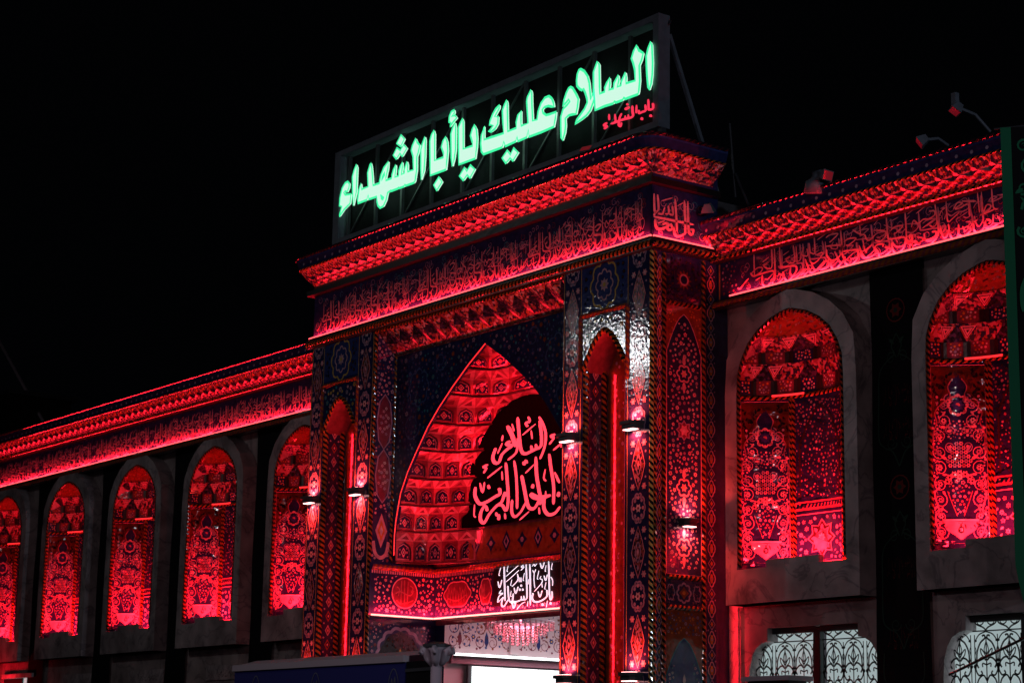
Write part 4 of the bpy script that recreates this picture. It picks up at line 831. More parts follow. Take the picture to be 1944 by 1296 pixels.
def panel_vase(fr, W, z0, z1):          # vase, scrolls and ogee top
    c = W/2; S = []; h = z1-z0; s = W/.88
    S += ribbon([(.05*s, z0+.06), (.05*s, z1-.05), (W-.05*s, z1-.05), (W-.05*s, z0+.06)], .014, PINK, 3, True)
    half = []
    for q in range(9):
        dv = .22+q*.225; d = 1 if q % 2 else -1; du = .27 if q < 7 else .20
        half += spiral(c-du*s, z0+dv, .105*s, 1.5, PINK, .015, 1, d, .6*q)+flower(c-du*s, z0+dv, .042*s, [PINK, WHT, LIL][q % 3], MAROON, 2, 6)
        half += disc(c-(du+.09)*s, z0+dv+.11, .022, PINK, 2, 6)+leaf(c-(du-.03)*s, z0+dv-.09, 2.3+q, .085, .035, PINK, 2)+leaf(c-(du+.06)*s, z0+dv+.02, 1.2+q, .06, .03, LIL, 2)
        if q in (5, 6, 8): half += spiral(c-.12*s, z0+dv+.08, .075*s, 1.4, LIL, .014, 1, -d, q)+flower(c-.12*s, z0+dv+.08, .03*s, PINK, None, 2, 5)
    half += ribbon(catmull([(c-.06*s, z1-.22), (c-.13*s, z1-.34), (c-.10*s, z1-.48), (c-.22*s, z1-.58), (c-.33*s, z1-.72), (c-.30*s, z1-.86), (c-.36*s, z1-1.02), (c-.36*s, z1-1.3)], 4), .016, ROSE, 3)
    half += ribbon(catmull([(c-.30*s, z0+.20), (c-.36*s, z0+.42), (c-.30*s, z0+.52), (c-.36*s, z0+.74), (c-.30*s, z0+.84)], 4), .02, PINK, 2)
    S += mirror(half, c)
    # bowl, vase, palmette, medallion
    bowl = catmull([(c-.25*s, z0+.40), (c-.20*s, z0+.26), (c-.08*s, z0+.18), (c, z0+.12), (c+.08*s, z0+.18), (c+.20*s, z0+.26), (c+.25*s, z0+.40)], 3)
    S += [([(c, z0+.37), bowl[i], bowl[i+1]], PINK, 2) for i in range(len(bowl)-1)]+ribbon([(c-.25*s, z0+.39), (c+.25*s, z0+.39)], .025, WHT, 4)
    S += disc(c, z0+.26, .05*s, MAROON, 4, 8)+disc(c, z0+.26, .03*s, LIL, 5, 6)
    for q in range(-4, 5): S += leaf(c+q*.05*s, z0+.36, -PI/2+q*.2, .10, .024, MAROON, 4)+disc(c+q*.05*s+.02, z0+.355-abs(q)*.0, .010, MAROON, 4, 5)
    S += scatter(c-.17*s, z0+.46, c+.17*s, z0+.90, 40, .014, .030, [PINK, LIL, ROSE], 8, lambda u, v, r: abs(u-c)+r*.5 > (.05+(v-z0-.45)*.30)*s, core=None)
    for sx in (-1, 1): S += ribbon(catmull([(c+sx*.045*s, z0+.45), (c+sx*.10*s, z0+.60), (c+sx*.17*s, z0+.80)], 4), .012, ROSE, 2)
    for q in range(7): a = PI*(q+.5)/7; S += flower(c-.175*s*math.cos(a), z0+.90+.15*math.sin(a), .052*s, PINK, MAROON, 4, 6)
    for q in range(4): S += flower(c+(q-1.5)*.085*s, z0+.92+.02*(q % 2), .038*s, LIL, MAROON, 4, 5)
    S += flower(c, z0+1.0, .05*s, WHT, ROSE, 5, 8)
    for r_ in range(6):
        nn_ = [5, 6, 5, 4, 3, 2][r_]
        for q in range(nn_): S += flower(c+(q-(nn_-1)/2)*.062*s, z0+1.16+r_*.062, .034*s, [PINK, LIL, PINK, ROSE][(q+r_) % 4], MAROON, 3, 6)
    for sx in (-1, 1): S += leaf(c+sx*.16*s, z0+1.24, PI/2-sx*1.0, .13*s, .045*s, PINK, 3)+leaf(c+sx*.10*s, z0+1.36, PI/2-sx*.7, .11*s, .04*s, LIL, 3)
    S += lobe_ring(c, z0+2.02, .14*s, .15, 8, .2, .026, PINK, 2)+flower(c, z0+2.02, .10*s, COB, ROSE, 3, 8)
    for a in range(8): S += disc(c+.125*s*math.cos(a*PI/4), z0+2.02+.13*math.sin(a*PI/4), .022, ROSE if a % 2 else PINK, 3, 5)
    top = [(.06*s, z1-.06), (W-.06*s, z1-.06)]
    og = [(c-.33*s, z1-.80), (c-.22*s, z1-.56), (c-.12*s, z1-.44), (c-.13*s, z1-.32), (c, z1-.16), (c+.13*s, z1-.32), (c+.12*s, z1-.44), (c+.22*s, z1-.56), (c+.33*s, z1-.80)]
    ogw = [(z1-.80, .33), (z1-.56, .22), (z1-.44, .12), (z1-.32, .13), (z1-.16, 0), (z1, 0)]
    def oh(v):
        for (va, a), (vb, b_) in zip(ogw, ogw[1:]):
            if v <= vb: return (a+(b_-a)*(v-va)/(vb-va))*s
        return 0
    nu, nv = 26, 18
    for q in range(nu):
        for r_ in range(nv):
            ua, ub = .055*s+(W-.11*s)*q/nu, .055*s+(W-.11*s)*(q+1)/nu; va, vb = z1-.78+.73*r_/nv, z1-.78+.73*(r_+1)/nv
            if abs((ua+ub)/2-c) > oh((va+vb)/2): S.append(([(ua, va), (ub, va), (ub, vb), (ua, vb)], TERD, 0))
    rd2 = random.Random(3)
    for q in range(120):
        u, v = rd2.uniform(.1*s, W-.1*s), rd2.uniform(z1-.7, z1-.1)
        if abs(u-c) > (.10+.55*max(0, z1-.30-v)*.9)*s or v > z1-.16: S += leaf(u, v, rd2.uniform(0, 6), .085, .04, [BLK, MAROON][q % 2], 1)
    S += scatter(.07*s, z0+.08, W-.07*s, z1-.8, 260, .010, .023, [PINK, LIL, ROSE, WHT], 63, lambda u, v, r: abs(u-c) < .27*s and v < z0+1.55, core=None)
    return S
def panel_mid(fr, W, z0, z1):           # square rosette panel below, arched trellis above
    c = W/2; S = []; zq = z0+.82
    S += ribbon([(.04, z0+.04), (.04, zq-.04), (W-.04, zq-.04), (W-.04, z0+.04)], .018, PINK, 2, True)
    cv = (z0+zq)/2; R = min(.30, W*.36)
    S += star8(c, cv, R, PINK, 1)+star8(c, cv, R*.90, MAROON, 2)+star8(c, cv, R*.66, PINK, 3)+star8(c, cv, R*.58, ROSE, 4)+disc(c, cv, R*.34, MAROON, 5, 10)+flower(c, cv, R*.28, WHT, PINK, 6, 8)
    for a in range(8): S += leaf(c+R*.42*math.cos(a*PI/4), cv+R*.42*math.sin(a*PI/4), a*PI/4, R*.34, R*.2, LIL, 4)
    S += scatter(.06, z0+.06, W-.06, zq-.06, 60, .025, .05, [PINK, PINK, LIL, WHT], 71, lambda u, v, r: (u-c)**2+(v-cv)**2 < (R+r)**2, ROSE)
    S += rect(.02, zq+.02, W-.02, zq+.06, ROSE, 1)+rect(.02, zq+.13, W-.02, zq+.16, ROSE, 1)
    n = int(W/.07)
    for k in range(n): S += [([(.02+k*.07, zq+.065), (.05+k*.07, zq+.065), (.075+k*.07, zq+.125), (.045+k*.07, zq+.125)], ROSE, 1)]
    A = [(c+x, z) for x, z in arch_line(W*.38, zq+.2, pointed(z1-.75, z1-.15, 6))]
    S += ribbon(A, .03, MAROON, 2)
    S += scatter(.05, zq+.2, W-.05, z1-.04, 330, .014, .030, [MAROON, PINK, ROSE, ROSE], 72, None, core=None)
    return S
def wing(name, label, x0, x1, centers, dz, windows, nfront, strip_x):
    wg = thing(name, label, 'building', ((x0+x1)/2, YW, 0))
    zl = 9.11+dz; f = FY(YW); fh = .58 if x0 >= 0 else .70
    holes = []
    for cx in centers: holes.append([(cx+x*1.02, z) for x, z in arch_line(NA, 4.75, [(p*NA, z) for p, z in NPROF] and [(p, z) for p, z in NPROF])])
    for cx in windows: holes.append(win_outline(cx))
    m = MB(); m.concave(f, [[(x0, 0), (x1, 0), (x1, zl), (x0, zl)]]+[h[::-1] for h in holes], MARB2, 0); m.build('marble_wall', wg)
    fr = FY(YR); m = MB()
    m.box((x0, YR, zl-.12), (x1, YW+1.5, zl+fh+.45), NAVY); m.box((x0, YR-.10, zl-.16), (x1, YR-.001, zl-.035), MOULD); m.box((x0, YR-.14, zl+fh+.02), (x1, YR-.001, zl+fh+.10), MOULD); m.build('frieze_block', wg)
    r = MB(); rope(r, [(x0, YR-.10, zl-.10), (x1, YR-.10, zl-.10)], .045, ROPE, WINE, (0, -1, 0), .12); r.build('rope_moulding', wg)
    r = MB(); rope(r, [(x0, YR-.14, zl+fh+.06), (x1, YR-.14, zl+fh+.06)], .035, ROPE, BLK, (0, -1, 0), .12); r.build('rope_moulding', wg)
    t = MB()
    if x0 >= 0:
        pen(t, fr, FRS, PINK, .020); pen(t, fr, [q_ for q_ in second(FRS, .62, zl, zl+.58) if max(p_[0] for p_ in q_[0]+q_[1]) < x1-.1], LIL, .016); t.paint(fr, rect(.06, zl-.0, .09, zl+fh, ORG)+vines(.5, zl+.02, x1-.1, zl+fh, 330, [WINE, LAPIS, LIL], 15)+scatter(.12, zl+.02, .5, zl+.6, 26, .014, .03, [LIL, WINE], 15, core=None), .008)
    else:
        RT = retile(x0+.2, x1-.1, zl+.03, zl+fh-.01, 3.4); pen(t, fr, RT, PINK, .020); pen(t, fr, [q_ for q_ in second(RT, .5, zl, zl+.62) if max(p_[0] for p_ in q_[0]+q_[1]) < x1-.1], LIL, .016)
    t.build('lettering', wg, kind='stuff')
    for cx in centers: niche(wg, cx, dz)
    cornice(wg, x0, x1, zl+fh+.12, YR, nfront, .30, .30, False, False)
    led = led_bar('led_strip', ('long' if x0 < 0 else 'straight')+' red light line under the inscription of the '+('left' if x0 < 0 else 'right')+' wing', (strip_x[0], YR-.075, zl), (strip_x[1], YR-.075, zl))
    Lw = strip_x[1]-strip_x[0]
    area_x('frieze_light', ((strip_x[0]+strip_x[1])/2, YR-.05, zl+.035), (0, .32, 1), (1, 0, 0), Lw, .03, POW['frieze']*Lw, RED, led)
    area_x('cornice_light', ((x0+x1)/2, YR-.13, zl+fh+.115), (0, -.22, 1), (1, 0, 0), x1-x0, .04, POW['cornice']*(x1-x0), RED, led)
    return wg
def niche(wg, cx, dz):
    m = MB(); f = FY(YF)
    inn = [(cx+x, z) for x, z in arch_line(NA, 4.75, NPROF)]
    out = [(cx-1.41, 4.22)]+[(cx+x*(1.41/1.15 if z < 7.9 else 1.3), z+(.0 if z < 7.9 else .30*(z-7.9)/.77)) for x, z in inn_rel(NPROF)]+[(cx+1.41, 4.22)]
    m.concave(f, [[(cx-1.41, 4.22)]+out[1:-1]+[(cx+1.41, 4.22)], inn[::-1]], MARB, 0, YW-YF-.003)
    m.poly([(cx-1.41, YF, 4.22), (cx+1.41, YF, 4.22), (cx+1.41, YW, 4.22), (cx-1.41, YW, 4.22)], MARB)
    n = m.build('niche_surround', wg)
    b = MB(); b.box((cx-.52, YF+.0, 4.751), (cx+.60, YF+.10, 4.86), MARB); b.build('sill_block', n)
    fl = MB(); fl.poly([ell(cx, PI*i/24, 4.752) for i in range(25)], MARB); fl.build('niche_floor', n)
    sh = n if False else None
    if niche.proto is None:
        parts = []
        for q in range(3):
            fr, W = curved(cx, TH[q], TH[q+1]); z0, z1 = 4.80, 7.42
            p = MB(); N = 10
            for i in range(N):
                for j in range(70): za, zb = 4.75+(z1-4.73)*j/70, 4.75+(z1-4.73)*(j+1)/70; p.poly([fr(W*i/N, za), fr(W*(i+1)/N, za), fr(W*(i+1)/N, zb), fr(W*i/N, zb)], NAVY)
            S = panel_mid(fr, W, z0, z1) if q == 1 else panel_vase(fr, W, z0, z1)
            p.paint(fr, S, .004); parts.append(p.build('tile_panel', n))
            for uu in ((.022, W-.022) if q != 1 else (.02, W-.02)):
                r = MB(); a = [fr(uu, 4.78), fr(uu, z1)]; nrm = (fr(uu, 6, 1)-fr(uu, 6, 0)); rope(r, a, .032, ROPE, BLK, nrm, .09); parts.append(r.build('rope_moulding', n))
        r = MB(); pts = [ell(cx, PI*i/20, 7.45) for i in range(21)]; nr = [Vector((cx-(pts[i].x+pts[i+1].x)/2, -.6, 0)).normalized() for i in range(20)]; rope(r, pts, .035, ROPE, BLK, nr, .10); parts.append(r.build('rope_moulding', n))
        r = MB(); rope(r, [Vector((cx+x, YF+.02, z)) for x, z in arch_line(NA-.03, 4.80, [(p_, z-.02) for p_, z in NPROF])], .035, TERR, BLK, (0, -1, 0), .09); parts.append(r.build('rope_moulding', n))
        # hood: two tiers of cells and a ribbed cap
        for ti, (za, zb, nc) in enumerate(((7.49, 7.97, 8), (7.97, 8.36, 6))):
            for j in range(nc):
                a0, a1 = PI*j/nc, PI*(j+1)/nc; am = (a0+a1)/2; hh = zb-za; zt = za+hh*.48
                e = lambda a, z, k=1.0: ell(cx, a, z, k)
                k = MB(); z_ = lambda a, z: Vector((e(a, za).x, e(a, za).y, z))
                A, B, Cc, D = z_(a0, za), z_(a1, za), z_(a1, zt), z_(a0, zt)
                wall = [A, B, Cc, D]; k.poly(wall, WINE if (j+ti) % 3 else NAVY)
                U = (B-A); W = U.length; Nn = Vector((U.y, -U.x, 0)).normalized()
                f3 = lambda u, v, nn=0.0: A+U*u+Vector((0, 0, v))+Nn*nn
                S = scatter(.2*W, .02, .8*W, hh*.47, 22, .014, .028, [PINK, LIL, WHT, ORG], 90+j+ti*20, core=None, leaves=False)
                k.paint(f3, [([(u/W, v) for u, v in pts], mm, l) for pts, mm, l in S], .004)
                k.poly([f3(0, 0, .012), f3(.15, 0, .012), f3(.15, hh*.47, .012), f3(0, hh*.47, .012)], MOULD); k.poly([f3(.85, 0, .012), f3(1, 0, .012), f3(1, hh*.47, .012), f3(.85, hh*.47, .012)], MOULD)
                M0, e0, e1 = e(am, zb, .97), e(a0, zb, .97), e(a1, zb, .97)
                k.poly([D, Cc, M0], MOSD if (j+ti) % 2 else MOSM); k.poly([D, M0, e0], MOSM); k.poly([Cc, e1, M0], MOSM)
                for T, sh_ in (((D, M0, e0), (D, e0)), ((Cc, e1, M0), (Cc, e1))):
                    mid = sh_[0]*.42+sh_[1]*.58; dn = (T[1]-T[0]).cross(T[2]-T[0]).normalized(); dn = dn if dn.y < 0 else -dn
                    if ti == 0 and 2 < j+(1 if sh_[0] is Cc else 0) < 6: continue
                    for q_, (sc_, mm_) in enumerate(((.70, PINK), (.52, MAROON), (.42, PINK), (.15, MAROON))): k.poly([mid+(t_-mid)*sc_+dn*(.004+.003*q_) for t_ in T], mm_)
                parts.append(k.build('hood_cell', n))
        k = MB(); zs = [8.36, 8.46, 8.54, 8.60, 8.64, 8.665]; rd3 = random.Random(4)
        for za, zb in zip(zs, zs[1:]):
            for j in range(14):
                a0, a1 = PI*j/14, PI*(j+1)/14
                k.poly([ell(cx, a0, za), ell(cx, a1, za), ell(cx, a1, zb), ell(cx, a0, zb)], TERR)
                for q in range(2):
                    u, v = rd3.uniform(.2, .8), rd3.uniform(.2, .8); a = a0+(a1-a0)*u; z = za+(zb-za)*v
                    p0 = ell(cx, a, z, .985); k.poly([p0+Vector((.026*math.cos(g_*PI/3), -.006, .026*math.sin(g_*PI/3))) for g_ in range(6)], [PINK, WINE, ORG][rd3.randrange(3)])
        parts.append(k.build('hood_cap', n))
        niche.proto = (parts, cx, Vector(n.location))
    else:
        parts, c0, _ = niche.proto; off = wloc(n)-niche.base
        for p in parts:
            o = p.copy(); C.objects.link(o); o.parent = n; o.location = Vector((cx-c0, 0, 0))+niche.base-wloc(n)
    if not hasattr(niche, 'base'): niche.base = wloc(n)
    t = thing('niche_light', 'red light line under the hood of the %s' % NLAB[round(cx, 1)], 'LED strip', (cx, YF+.3, 7.46), 'light lines in the wing niches')
    k = MB(); k.tube([ell(cx, math.radians(a), 7.475, .965) for a in (42, 50, 58, 66, 74)], .018, LEDR, 6); k.build('tube', t)
    area('hood_light', (cx, YF+.42, 7.52), (0, .1, 1), 1.1, .12, POW['hood'], RED, t)
    area('niche_floor_light', (cx+.05, YF+.17, 4.80), (0, .52, 1), 1.5, .10, POW['niche'], RED, t)
def inn_rel(prof): return [(-NA*p, z) for p, z in prof]+[(NA*p, z) for p, z in prof[-2::-1]]
niche.proto = None; niche.base = None
del niche.base
def win_outline(cx):
    R = [(1.36, 1.2), (1.36, 3.05), (1.34, 3.28), (1.28, 3.46), (1.19, 3.58), (1.06, 3.65), (.94, 3.67), (.94, 3.87)]
    return [(cx-x, z) for x, z in R]+[(cx+x, z) for x, z in R[::-1]]
RC = [1.72, 5.62]; LC = [-12.66-3.88*k for k in range(5)]
NLAB = {1.7: 'right wing niche beside the gateway', 5.6: 'right wing niche beside the drape'}
for k, nm in enumerate(('left wing niche half hidden by the gateway', 'second niche left of the gateway', 'third niche left of the gateway', 'fourth niche left of the gateway', 'niche at the far left edge')): NLAB[round(LC[k], 1)] = nm
RWx1 = 9.2
rw = wing('right_wing', 'nearer marble wing right of the gateway with two red lit niches over grilled windows', .001, RWx1, RC, 0, [1.80, 5.70], 28, (.38, RWx1-.1))
lw = wing('left_wing', 'long marble wing left of the gateway with a row of red lit niches receding', -33.0, PX0-.001, LC, -.13, [], 70, (-29.2, PX0-.05))
# red wash in the corner between gateway and right wing
t = thing('led_strip', 'upright red light line in the corner between gateway flank and right wing', 'LED strip', (.03, 1.5, 3))
m = MB(); m.tube([(-.05, 1.50, 2.2), (-.05, 1.50, 6.6)], .012, LEDR, 6); m.build('tube', t)
area_x('corner_light', (.02, 1.44, 4.3), (1, .30, 0), (0, 0, 1), 4.6, .03, POW['corner']*4.6, RED, t, math.radians(150))

# ---- ground-floor windows with iron grilles
def window(cx, par):
    o = win_outline(cx); f = FY(YW); w_ = MB()
    for a, b in zip(o, o[1:]): w_.poly([f(*a, 0), f(*b, 0), f(*b, -.22), f(*a, -.22)], MARB)
    win = w_.build('window', par)
    for s0, s1 in ((cx-1.36, cx-.07), (cx+.07, cx+1.36)):
        p = MB(); p.poly([f(s0, 1.2, -.24), f(s1, 1.2, -.24), f(s1, 3.87, -.24), f(s0, 3.87, -.24)], PANE); p.build('pane', win)
    p = MB(); p.box((cx-.07, YW+.10, 1.2), (cx+.07, YW+.19, 3.86), IRON); p.box((cx-.95, YW+.10, 3.78), (cx-.071, YW+.18, 3.868), IRON); p.box((cx+.071, YW+.10, 3.78), (cx+.95, YW+.18, 3.868), IRON); p.build('window_frame', win)
    gm = MB(); fg = FY(YW+.14)
    def unit(c, top):
        h = []
        q = .235
        h += spiral(c-.10, top-.06, .07, 1.3, IRON, .02, 0, -1, 0)+ribbon(catmull([(c-.22, top-.01), (c-.17, top-.10), (c-.05, top-.15), (c, top-.19)], 4), .022, IRON)
        h += ribbon([(c-q, top-.20), (c, top-.20)], .018, IRON)+ribbon(catmull([(c-.2, top-.35), (c-.12, top-.25), (c, top-.21)], 4), .018, IRON)
        h += ribbon(catmull([(c-.17, top-.62), (c-.16, top-.48), (c-.10, top-.36), (c-.02, top-.30), (c-.03, top-.26), (c-.07, top-.27)], 4), .026, IRON)
        h += ribbon(catmull([(c, top-.34), (c-.03, top-.42), (c-.035, top-.47), (c, top-.52)], 4), .016, IRON)+ribbon(catmull([(c-.01, top-.55), (c-.05, top-.48), (c-.10, top-.44), (c-.085, top-.52), (c-.02, top-.57)], 4), .018, IRON)
        h += ribbon(catmull([(c-.01, top-.60), (c-.06, top-.56), (c-.12, top-.58), (c-.17, top-.64), (c-.14, top-.70)], 4), .026, IRON)+ribbon(catmull([(c, top-.66), (c-.07, top-.64), (c-.07, top-.69)], 4), .02, IRON)
        h += ribbon(catmull([(c-.17, top-.62), (c-.19, top-.72), (c-.14, top-.80), (c-.08, top-.78), (c-.1, top-.74)], 4), .024, IRON)+ribbon(catmull([(c, top-.88), (c-.06, top-.80), (c-.15, top-.86), (c-.19, top-1.0)], 4), .024, IRON)
        h += ribbon([(c-.20, top-.25), (c-.205, top-1.1)], .016, IRON)+disc(c-.18, top-.33, .02, IRON, 0, 6)+ribbon(catmull([(c-.205, top-.4), (c-.18, top-.46), (c-.20, top-.54), (c-.18, top-.62)], 3), .014, IRON)
        h += disc(c-.205, top-.68, .028, IRON, 0, 6)+ribbon([(c-q, top-1.08), (c, top-1.08)], .02, IRON)
        S = mirror(h, c)+ribbon([(c, top-.28), (c, top-1.1)], .02, IRON)
        return S
    for c_ in (cx-1.18, cx-.71, cx-.24-.07, cx+.24+.07, cx+.71, cx+1.18):
        for tp in (3.86, 2.78, 1.7):
            if abs(c_-cx) > 1.0 and tp > 3.5: sh = unit(c_, tp); gm.paint(fg, [x for x in sh if all(p[1] < 3.66 for p in x[0])], 0)
            else: gm.paint(fg, unit(c_, tp), 0)
    gm.build('iron_grille', win, kind='stuff')
window(1.80, rw); window(5.70, rw)

# ---- hanging black strips between the niches
def strip(cx, label, z0, z1, wd=1.0, fancy=False):
    t = thing('hanging_banner', label, 'banner', (cx, YW-.05, z0), 'black cloth strips between the niches')
    m = MB(); n = 24; fr = lambda u, v, nn=0.0: Vector((cx+u, YW-.05+.012*math.sin(v*2.1+u*4)-nn, v))
    for i in range(n):
        for j in range(6):
            a, b = z0+(z1-z0)*i/n, z0+(z1-z0)*(i+1)/n; u0, u1 = -wd/2+wd*j/6, -wd/2+wd*(j+1)/6
            m.poly([fr(u0, a), fr(u1, a), fr(u1, b), fr(u0, b)], CLOTH)
    m.build('cloth', t, smooth=True)
    if fancy:
        m = MB(); S = []
        for vv in (8.35, 5.75): S += ribbon(lobed(0, vv, .17, .17, 1, 0, CLOTHR, n=16), .02, CLOTHR, 1, True)+flower(0, vv, .12, CLOTHR, CLOTHD, 1, 6)
        for top in (7.95, 5.35):
            half = ribbon(catmull([(0, top+.05), (-.10, top-.12), (-.05, top-.25), (-.2, top-.33), (-.36, top-.5), (-.38, top-.9), (-.38, top-1.45), (-.28, top-1.6), (-.12, top-1.68), (0, top-1.9)], 4), .022, CLOTHD, 1)
            half += spiral(-.12, top-.30, .10, 1.3, CLOTHD, .02, 1, 1)+spiral(-.14, top-1.55, .10, 1.3, CLOTHD, .02, 1, -1)+leaf(-.05, top-.1, 2.4, .14, .06, CLOTHD, 1)
            S += mirror(half, 0)
        half = spiral(-.14, 2.75, .12, 1.4, CLOTHD, .022, 1, 1)+spiral(-.15, 2.45, .12, 1.4, CLOTHD, .022, 1, -1)+ribbon(catmull([(-.36, 3.4), (-.36, 3.05), (-.2, 2.9), (0, 2.95)], 4), .02, CLOTHD, 1)+leaf(0, 2.6, 1.57, .2, .1, CLOTHD, 1)
        S += mirror(half, 0); m.paint(fr, S, .006)
        for vv in (6.95, 6.45, 4.45, 3.45):
            q = retile(-.30, .30, vv, vv+.36, .6)
            pen(m, fr, [s_ for k_, s_ in enumerate(q) if k_ % 3 == 0], CLOTHR, .012)
        m.build('embroidery', t, kind='stuff')
strip(3.67, 'black embroidered cloth strip hanging between the two right wing niches', 1.6, 9.03, 1.02, True)
for k in range(5):
    strip(LC[k]-1.94, ['black cloth strip left of the niche half hidden by the gateway', 'black cloth strip between second and third niche left of the gateway', 'black cloth strip between third and fourth niche left of the gateway', 'black cloth strip between fourth and farthest left niche', 'black cloth strip beyond the niche at the far left edge'][k], 1.6, 8.88, .98)
# ---- small plates with dark writing on the ground floor of the left wing
for x0, x1, z0, z1, lb in ((-20.85, -19.05, 3.5, 3.82, 'pale wall plate with dark writing below the third niche from the gateway'), (-17.0, -15.2, 3.5, 3.82, 'pale wall plate with dark writing below the second niche, beside the canopy'), (-24.6, -22.8, 3.5, 3.82, 'pale wall plate with dark writing below the fourth niche from the gateway')):
    t = thing('wall_plate', lb, 'sign', (x0, YW-.02, z0), 'writing plates on the left wing')
    m = MB(); m.box((x0, YW-.04, z0), (x1, YW-.005, z1), MARB); m.build('plate', t)
    m = MB(); pen(m, FY(YW-.045), [s_ for s_ in retile(x0+.45, x1-.25, z0+.06, z1-.06, .7)][::2], BLK, .0); m.build('lettering', t, kind='stuff')
t = thing('lit_window', 'small pale lit window at the lower left edge of the left wing', 'window', (-26.9, YW, 3.2))
m = MB(); m.box((-28.2, YW-.03, 2.4), (-26.45, YW-.004, 3.80), PANE); m.build('pane', t); m = MB(); m.box((-28.3, YW-.10, 3.81), (-26.35, YW-.005, 3.92), MARB); m.build('lintel', t)
m = MB(); m.box((-28.2, YW-.07, 3.6), (-27.0, YW-.031, 3.80), IRON); m.build('blind', t)
area('added_red_glow', (-27.9, .9, 3.2), (-.2, .8, .6), .6, .3, 30, RED, t)  # unseen red lamp added for the red glow beside the pale window

# ================================================================== ROOF SIGN
sg = thing('rooftop_sign', 'large framed roof sign with glowing green Arabic letters above the gateway', 'sign', (XC, .4, 11.6))
SX0, SX1, SZ0, SZ1, SY = -10.36, -.32, 11.93, 13.87, .40
for a, b, h_, w_ in (((SX0, SY+.13, SZ0+.05), (SX1, SY+.13, SZ0+.05), .12, .24), ((SX0, SY+.13, SZ1-.05), (SX1, SY+.13, SZ1-.05), .12, .24)):
    m = MB(); m.box((SX0, SY, a[2]-.055), (SX1, SY+.24, a[2]+.055), STEEL); m.build('frame_rail', sg)
for x0, x1 in ((SX0-.002, SX0+.20), (SX1-.14, SX1+.002)):
    m = MB(); m.box((x0, SY-.002, SZ0-.002), (x1, SY+.242, SZ1+.002), STEEL); m.build('frame_post', sg)
for xx in (250, 365, 475, 600, 730, 855, 995, 1140, 1290, 1445):
    X = at(560+xx/2.26, 230, SY+.2).x
    m = MB(); m.box((X-.03, SY+.14, SZ0+.1), (X+.03, SY+.20, SZ1-.1), DARKST); m.build('mullion', sg)
m = MB(); m.poly([(SX0+.1, SY+.235, SZ0+.05), (SX1-.1, SY+.235, SZ0+.05), (SX1-.1, SY+.235, SZ1-.05), (SX0+.1, SY+.235, SZ1-.05)], CLOTH); m.build('mesh_panel', sg)
for i in range(5):
    m = MB(); xa = SX0+2*i+.2; m.bar((xa, SY+.21, SZ0+.1), (xa+1.9, SY+.21, SZ1-.1), .03, .03, DARKST); m.build('brace', sg)
for xx in (SX1-.05, -4.0, -7.5, SX0+.05):
    m = MB(); m.bar((xx, SY+.27, SZ1-.3), (xx, 1.75, 11.0), .06, .06, STEEL); m.build('stay', sg); m = MB(); m.bar((xx, SY+.12, 11.5), (xx, SY+.12, SZ0), .10, .10, DARKST); m.build('foot', sg)
fS = FY(SY)
for (ox, oy, s_), loops in SIGN:
    L = [[(lambda p: (p.x, p.z))(at(x, y, SY)) for x, y in crop(l, ox, oy, s_)] for l in loops]
    m = MB(); m.concave(fS, L, GREENL, .03, .03)
    for l in L: m.paint(fS, ribbon(l, .048, GREENE, 1, True), .033)
    m.build('letter', sg)
(ox, oy, s_), L0 = SIGN_RED
pj = lambda x, y: (lambda p: (p.x, p.z))(at(x, y, SY))
m = MB(); pen(m, fS, strokes_uv(((ox, oy, s_), L0), pj, 1.0), REDL, .03, .008); m.build('small_lettering', sg, kind='stuff')

# ================================================================== ROOF LAMPS, CABLES, DRAPE, CANOPY, POST
def roof_flood(p, aim, label, base):
    t = thing('roof_floodlight', label, 'floodlight', p, 'floodlights along the roof edge'); p = Vector(p); aim = Vector(aim).normalized()
    m = MB(); x = aim.cross(Vector((0, 0, 1))).normalized(); y = x.cross(aim)
    Q = [p+x*sx*hw+y*sy*hh+aim*d for d, hw, hh in ((0, .11, .08), (-.14, .05, .045)) for sx, sy in ((-1, -1), (1, -1), (1, 1), (-1, 1))]
    m.faces(Q, [(3,2,1,0),(4,5,6,7),(0,1,5,4),(1,2,6,5),(2,3,7,6),(3,0,4,7)], STEEL); m.build('housing', t)
    m = MB(); m.poly([p+x*sx*.095+y*sy*.065+aim*.004 for sx, sy in ((-1, -1), (1, -1), (1, 1), (-1, 1))], REDGL); m.build('lens', t)
    m = MB(); m.tube([p-aim*.08, p-aim*.08+(Vector(base)-p)*.5+Vector((0, 0, .04)), Vector(base)], .022, STEEL, 6); m.build('arm', t)
    return t
REDGL = mat('dim_red_lens', (.5, .05, .06), .2, emit=(1, .02, .06), estr=.10)
a = at(1812, 212, 1.0); roof_flood(a, (-.3, -.5, -.8), 'grey floodlight on a long arm at the right wing roof edge', at(1880, 250, 1.6))
m = MB(); m.box((a.x-.03, a.y-.03, a.z+.05), (a.x+.05, a.y+.05, a.z+.27), STEEL); o = m.build('bracket', bpy.data.objects['roof_floodlight'])
a = at(1745, 272, 1.0); roof_flood(a, (-.5, -.5, -.5), 'small dark floodlight low on the right wing roof edge', at(1800, 276, 1.5))
a = at(1572, 333, 1.0); fo = roof_flood(a, (.95, .05, -.30), 'dome shaped grey floodlight sitting on the right wing cornice', at(1560, 362, 1.3))
m = MB(); m.tube([a+Vector((-.30, 0, -.22)), a+Vector((-.27, 0, -.06)), a+Vector((-.20, 0, .05)), a+Vector((-.12, 0, .10))], [.16, .15, .11, .03], STEEL, 12); m.build('dome', fo, smooth=True)
a = at(1112, 282, -.2); roof_flood(a, (.2, -.6, .6), 'small red floodlight under the right end of the roof sign', at(1128, 290, .1))
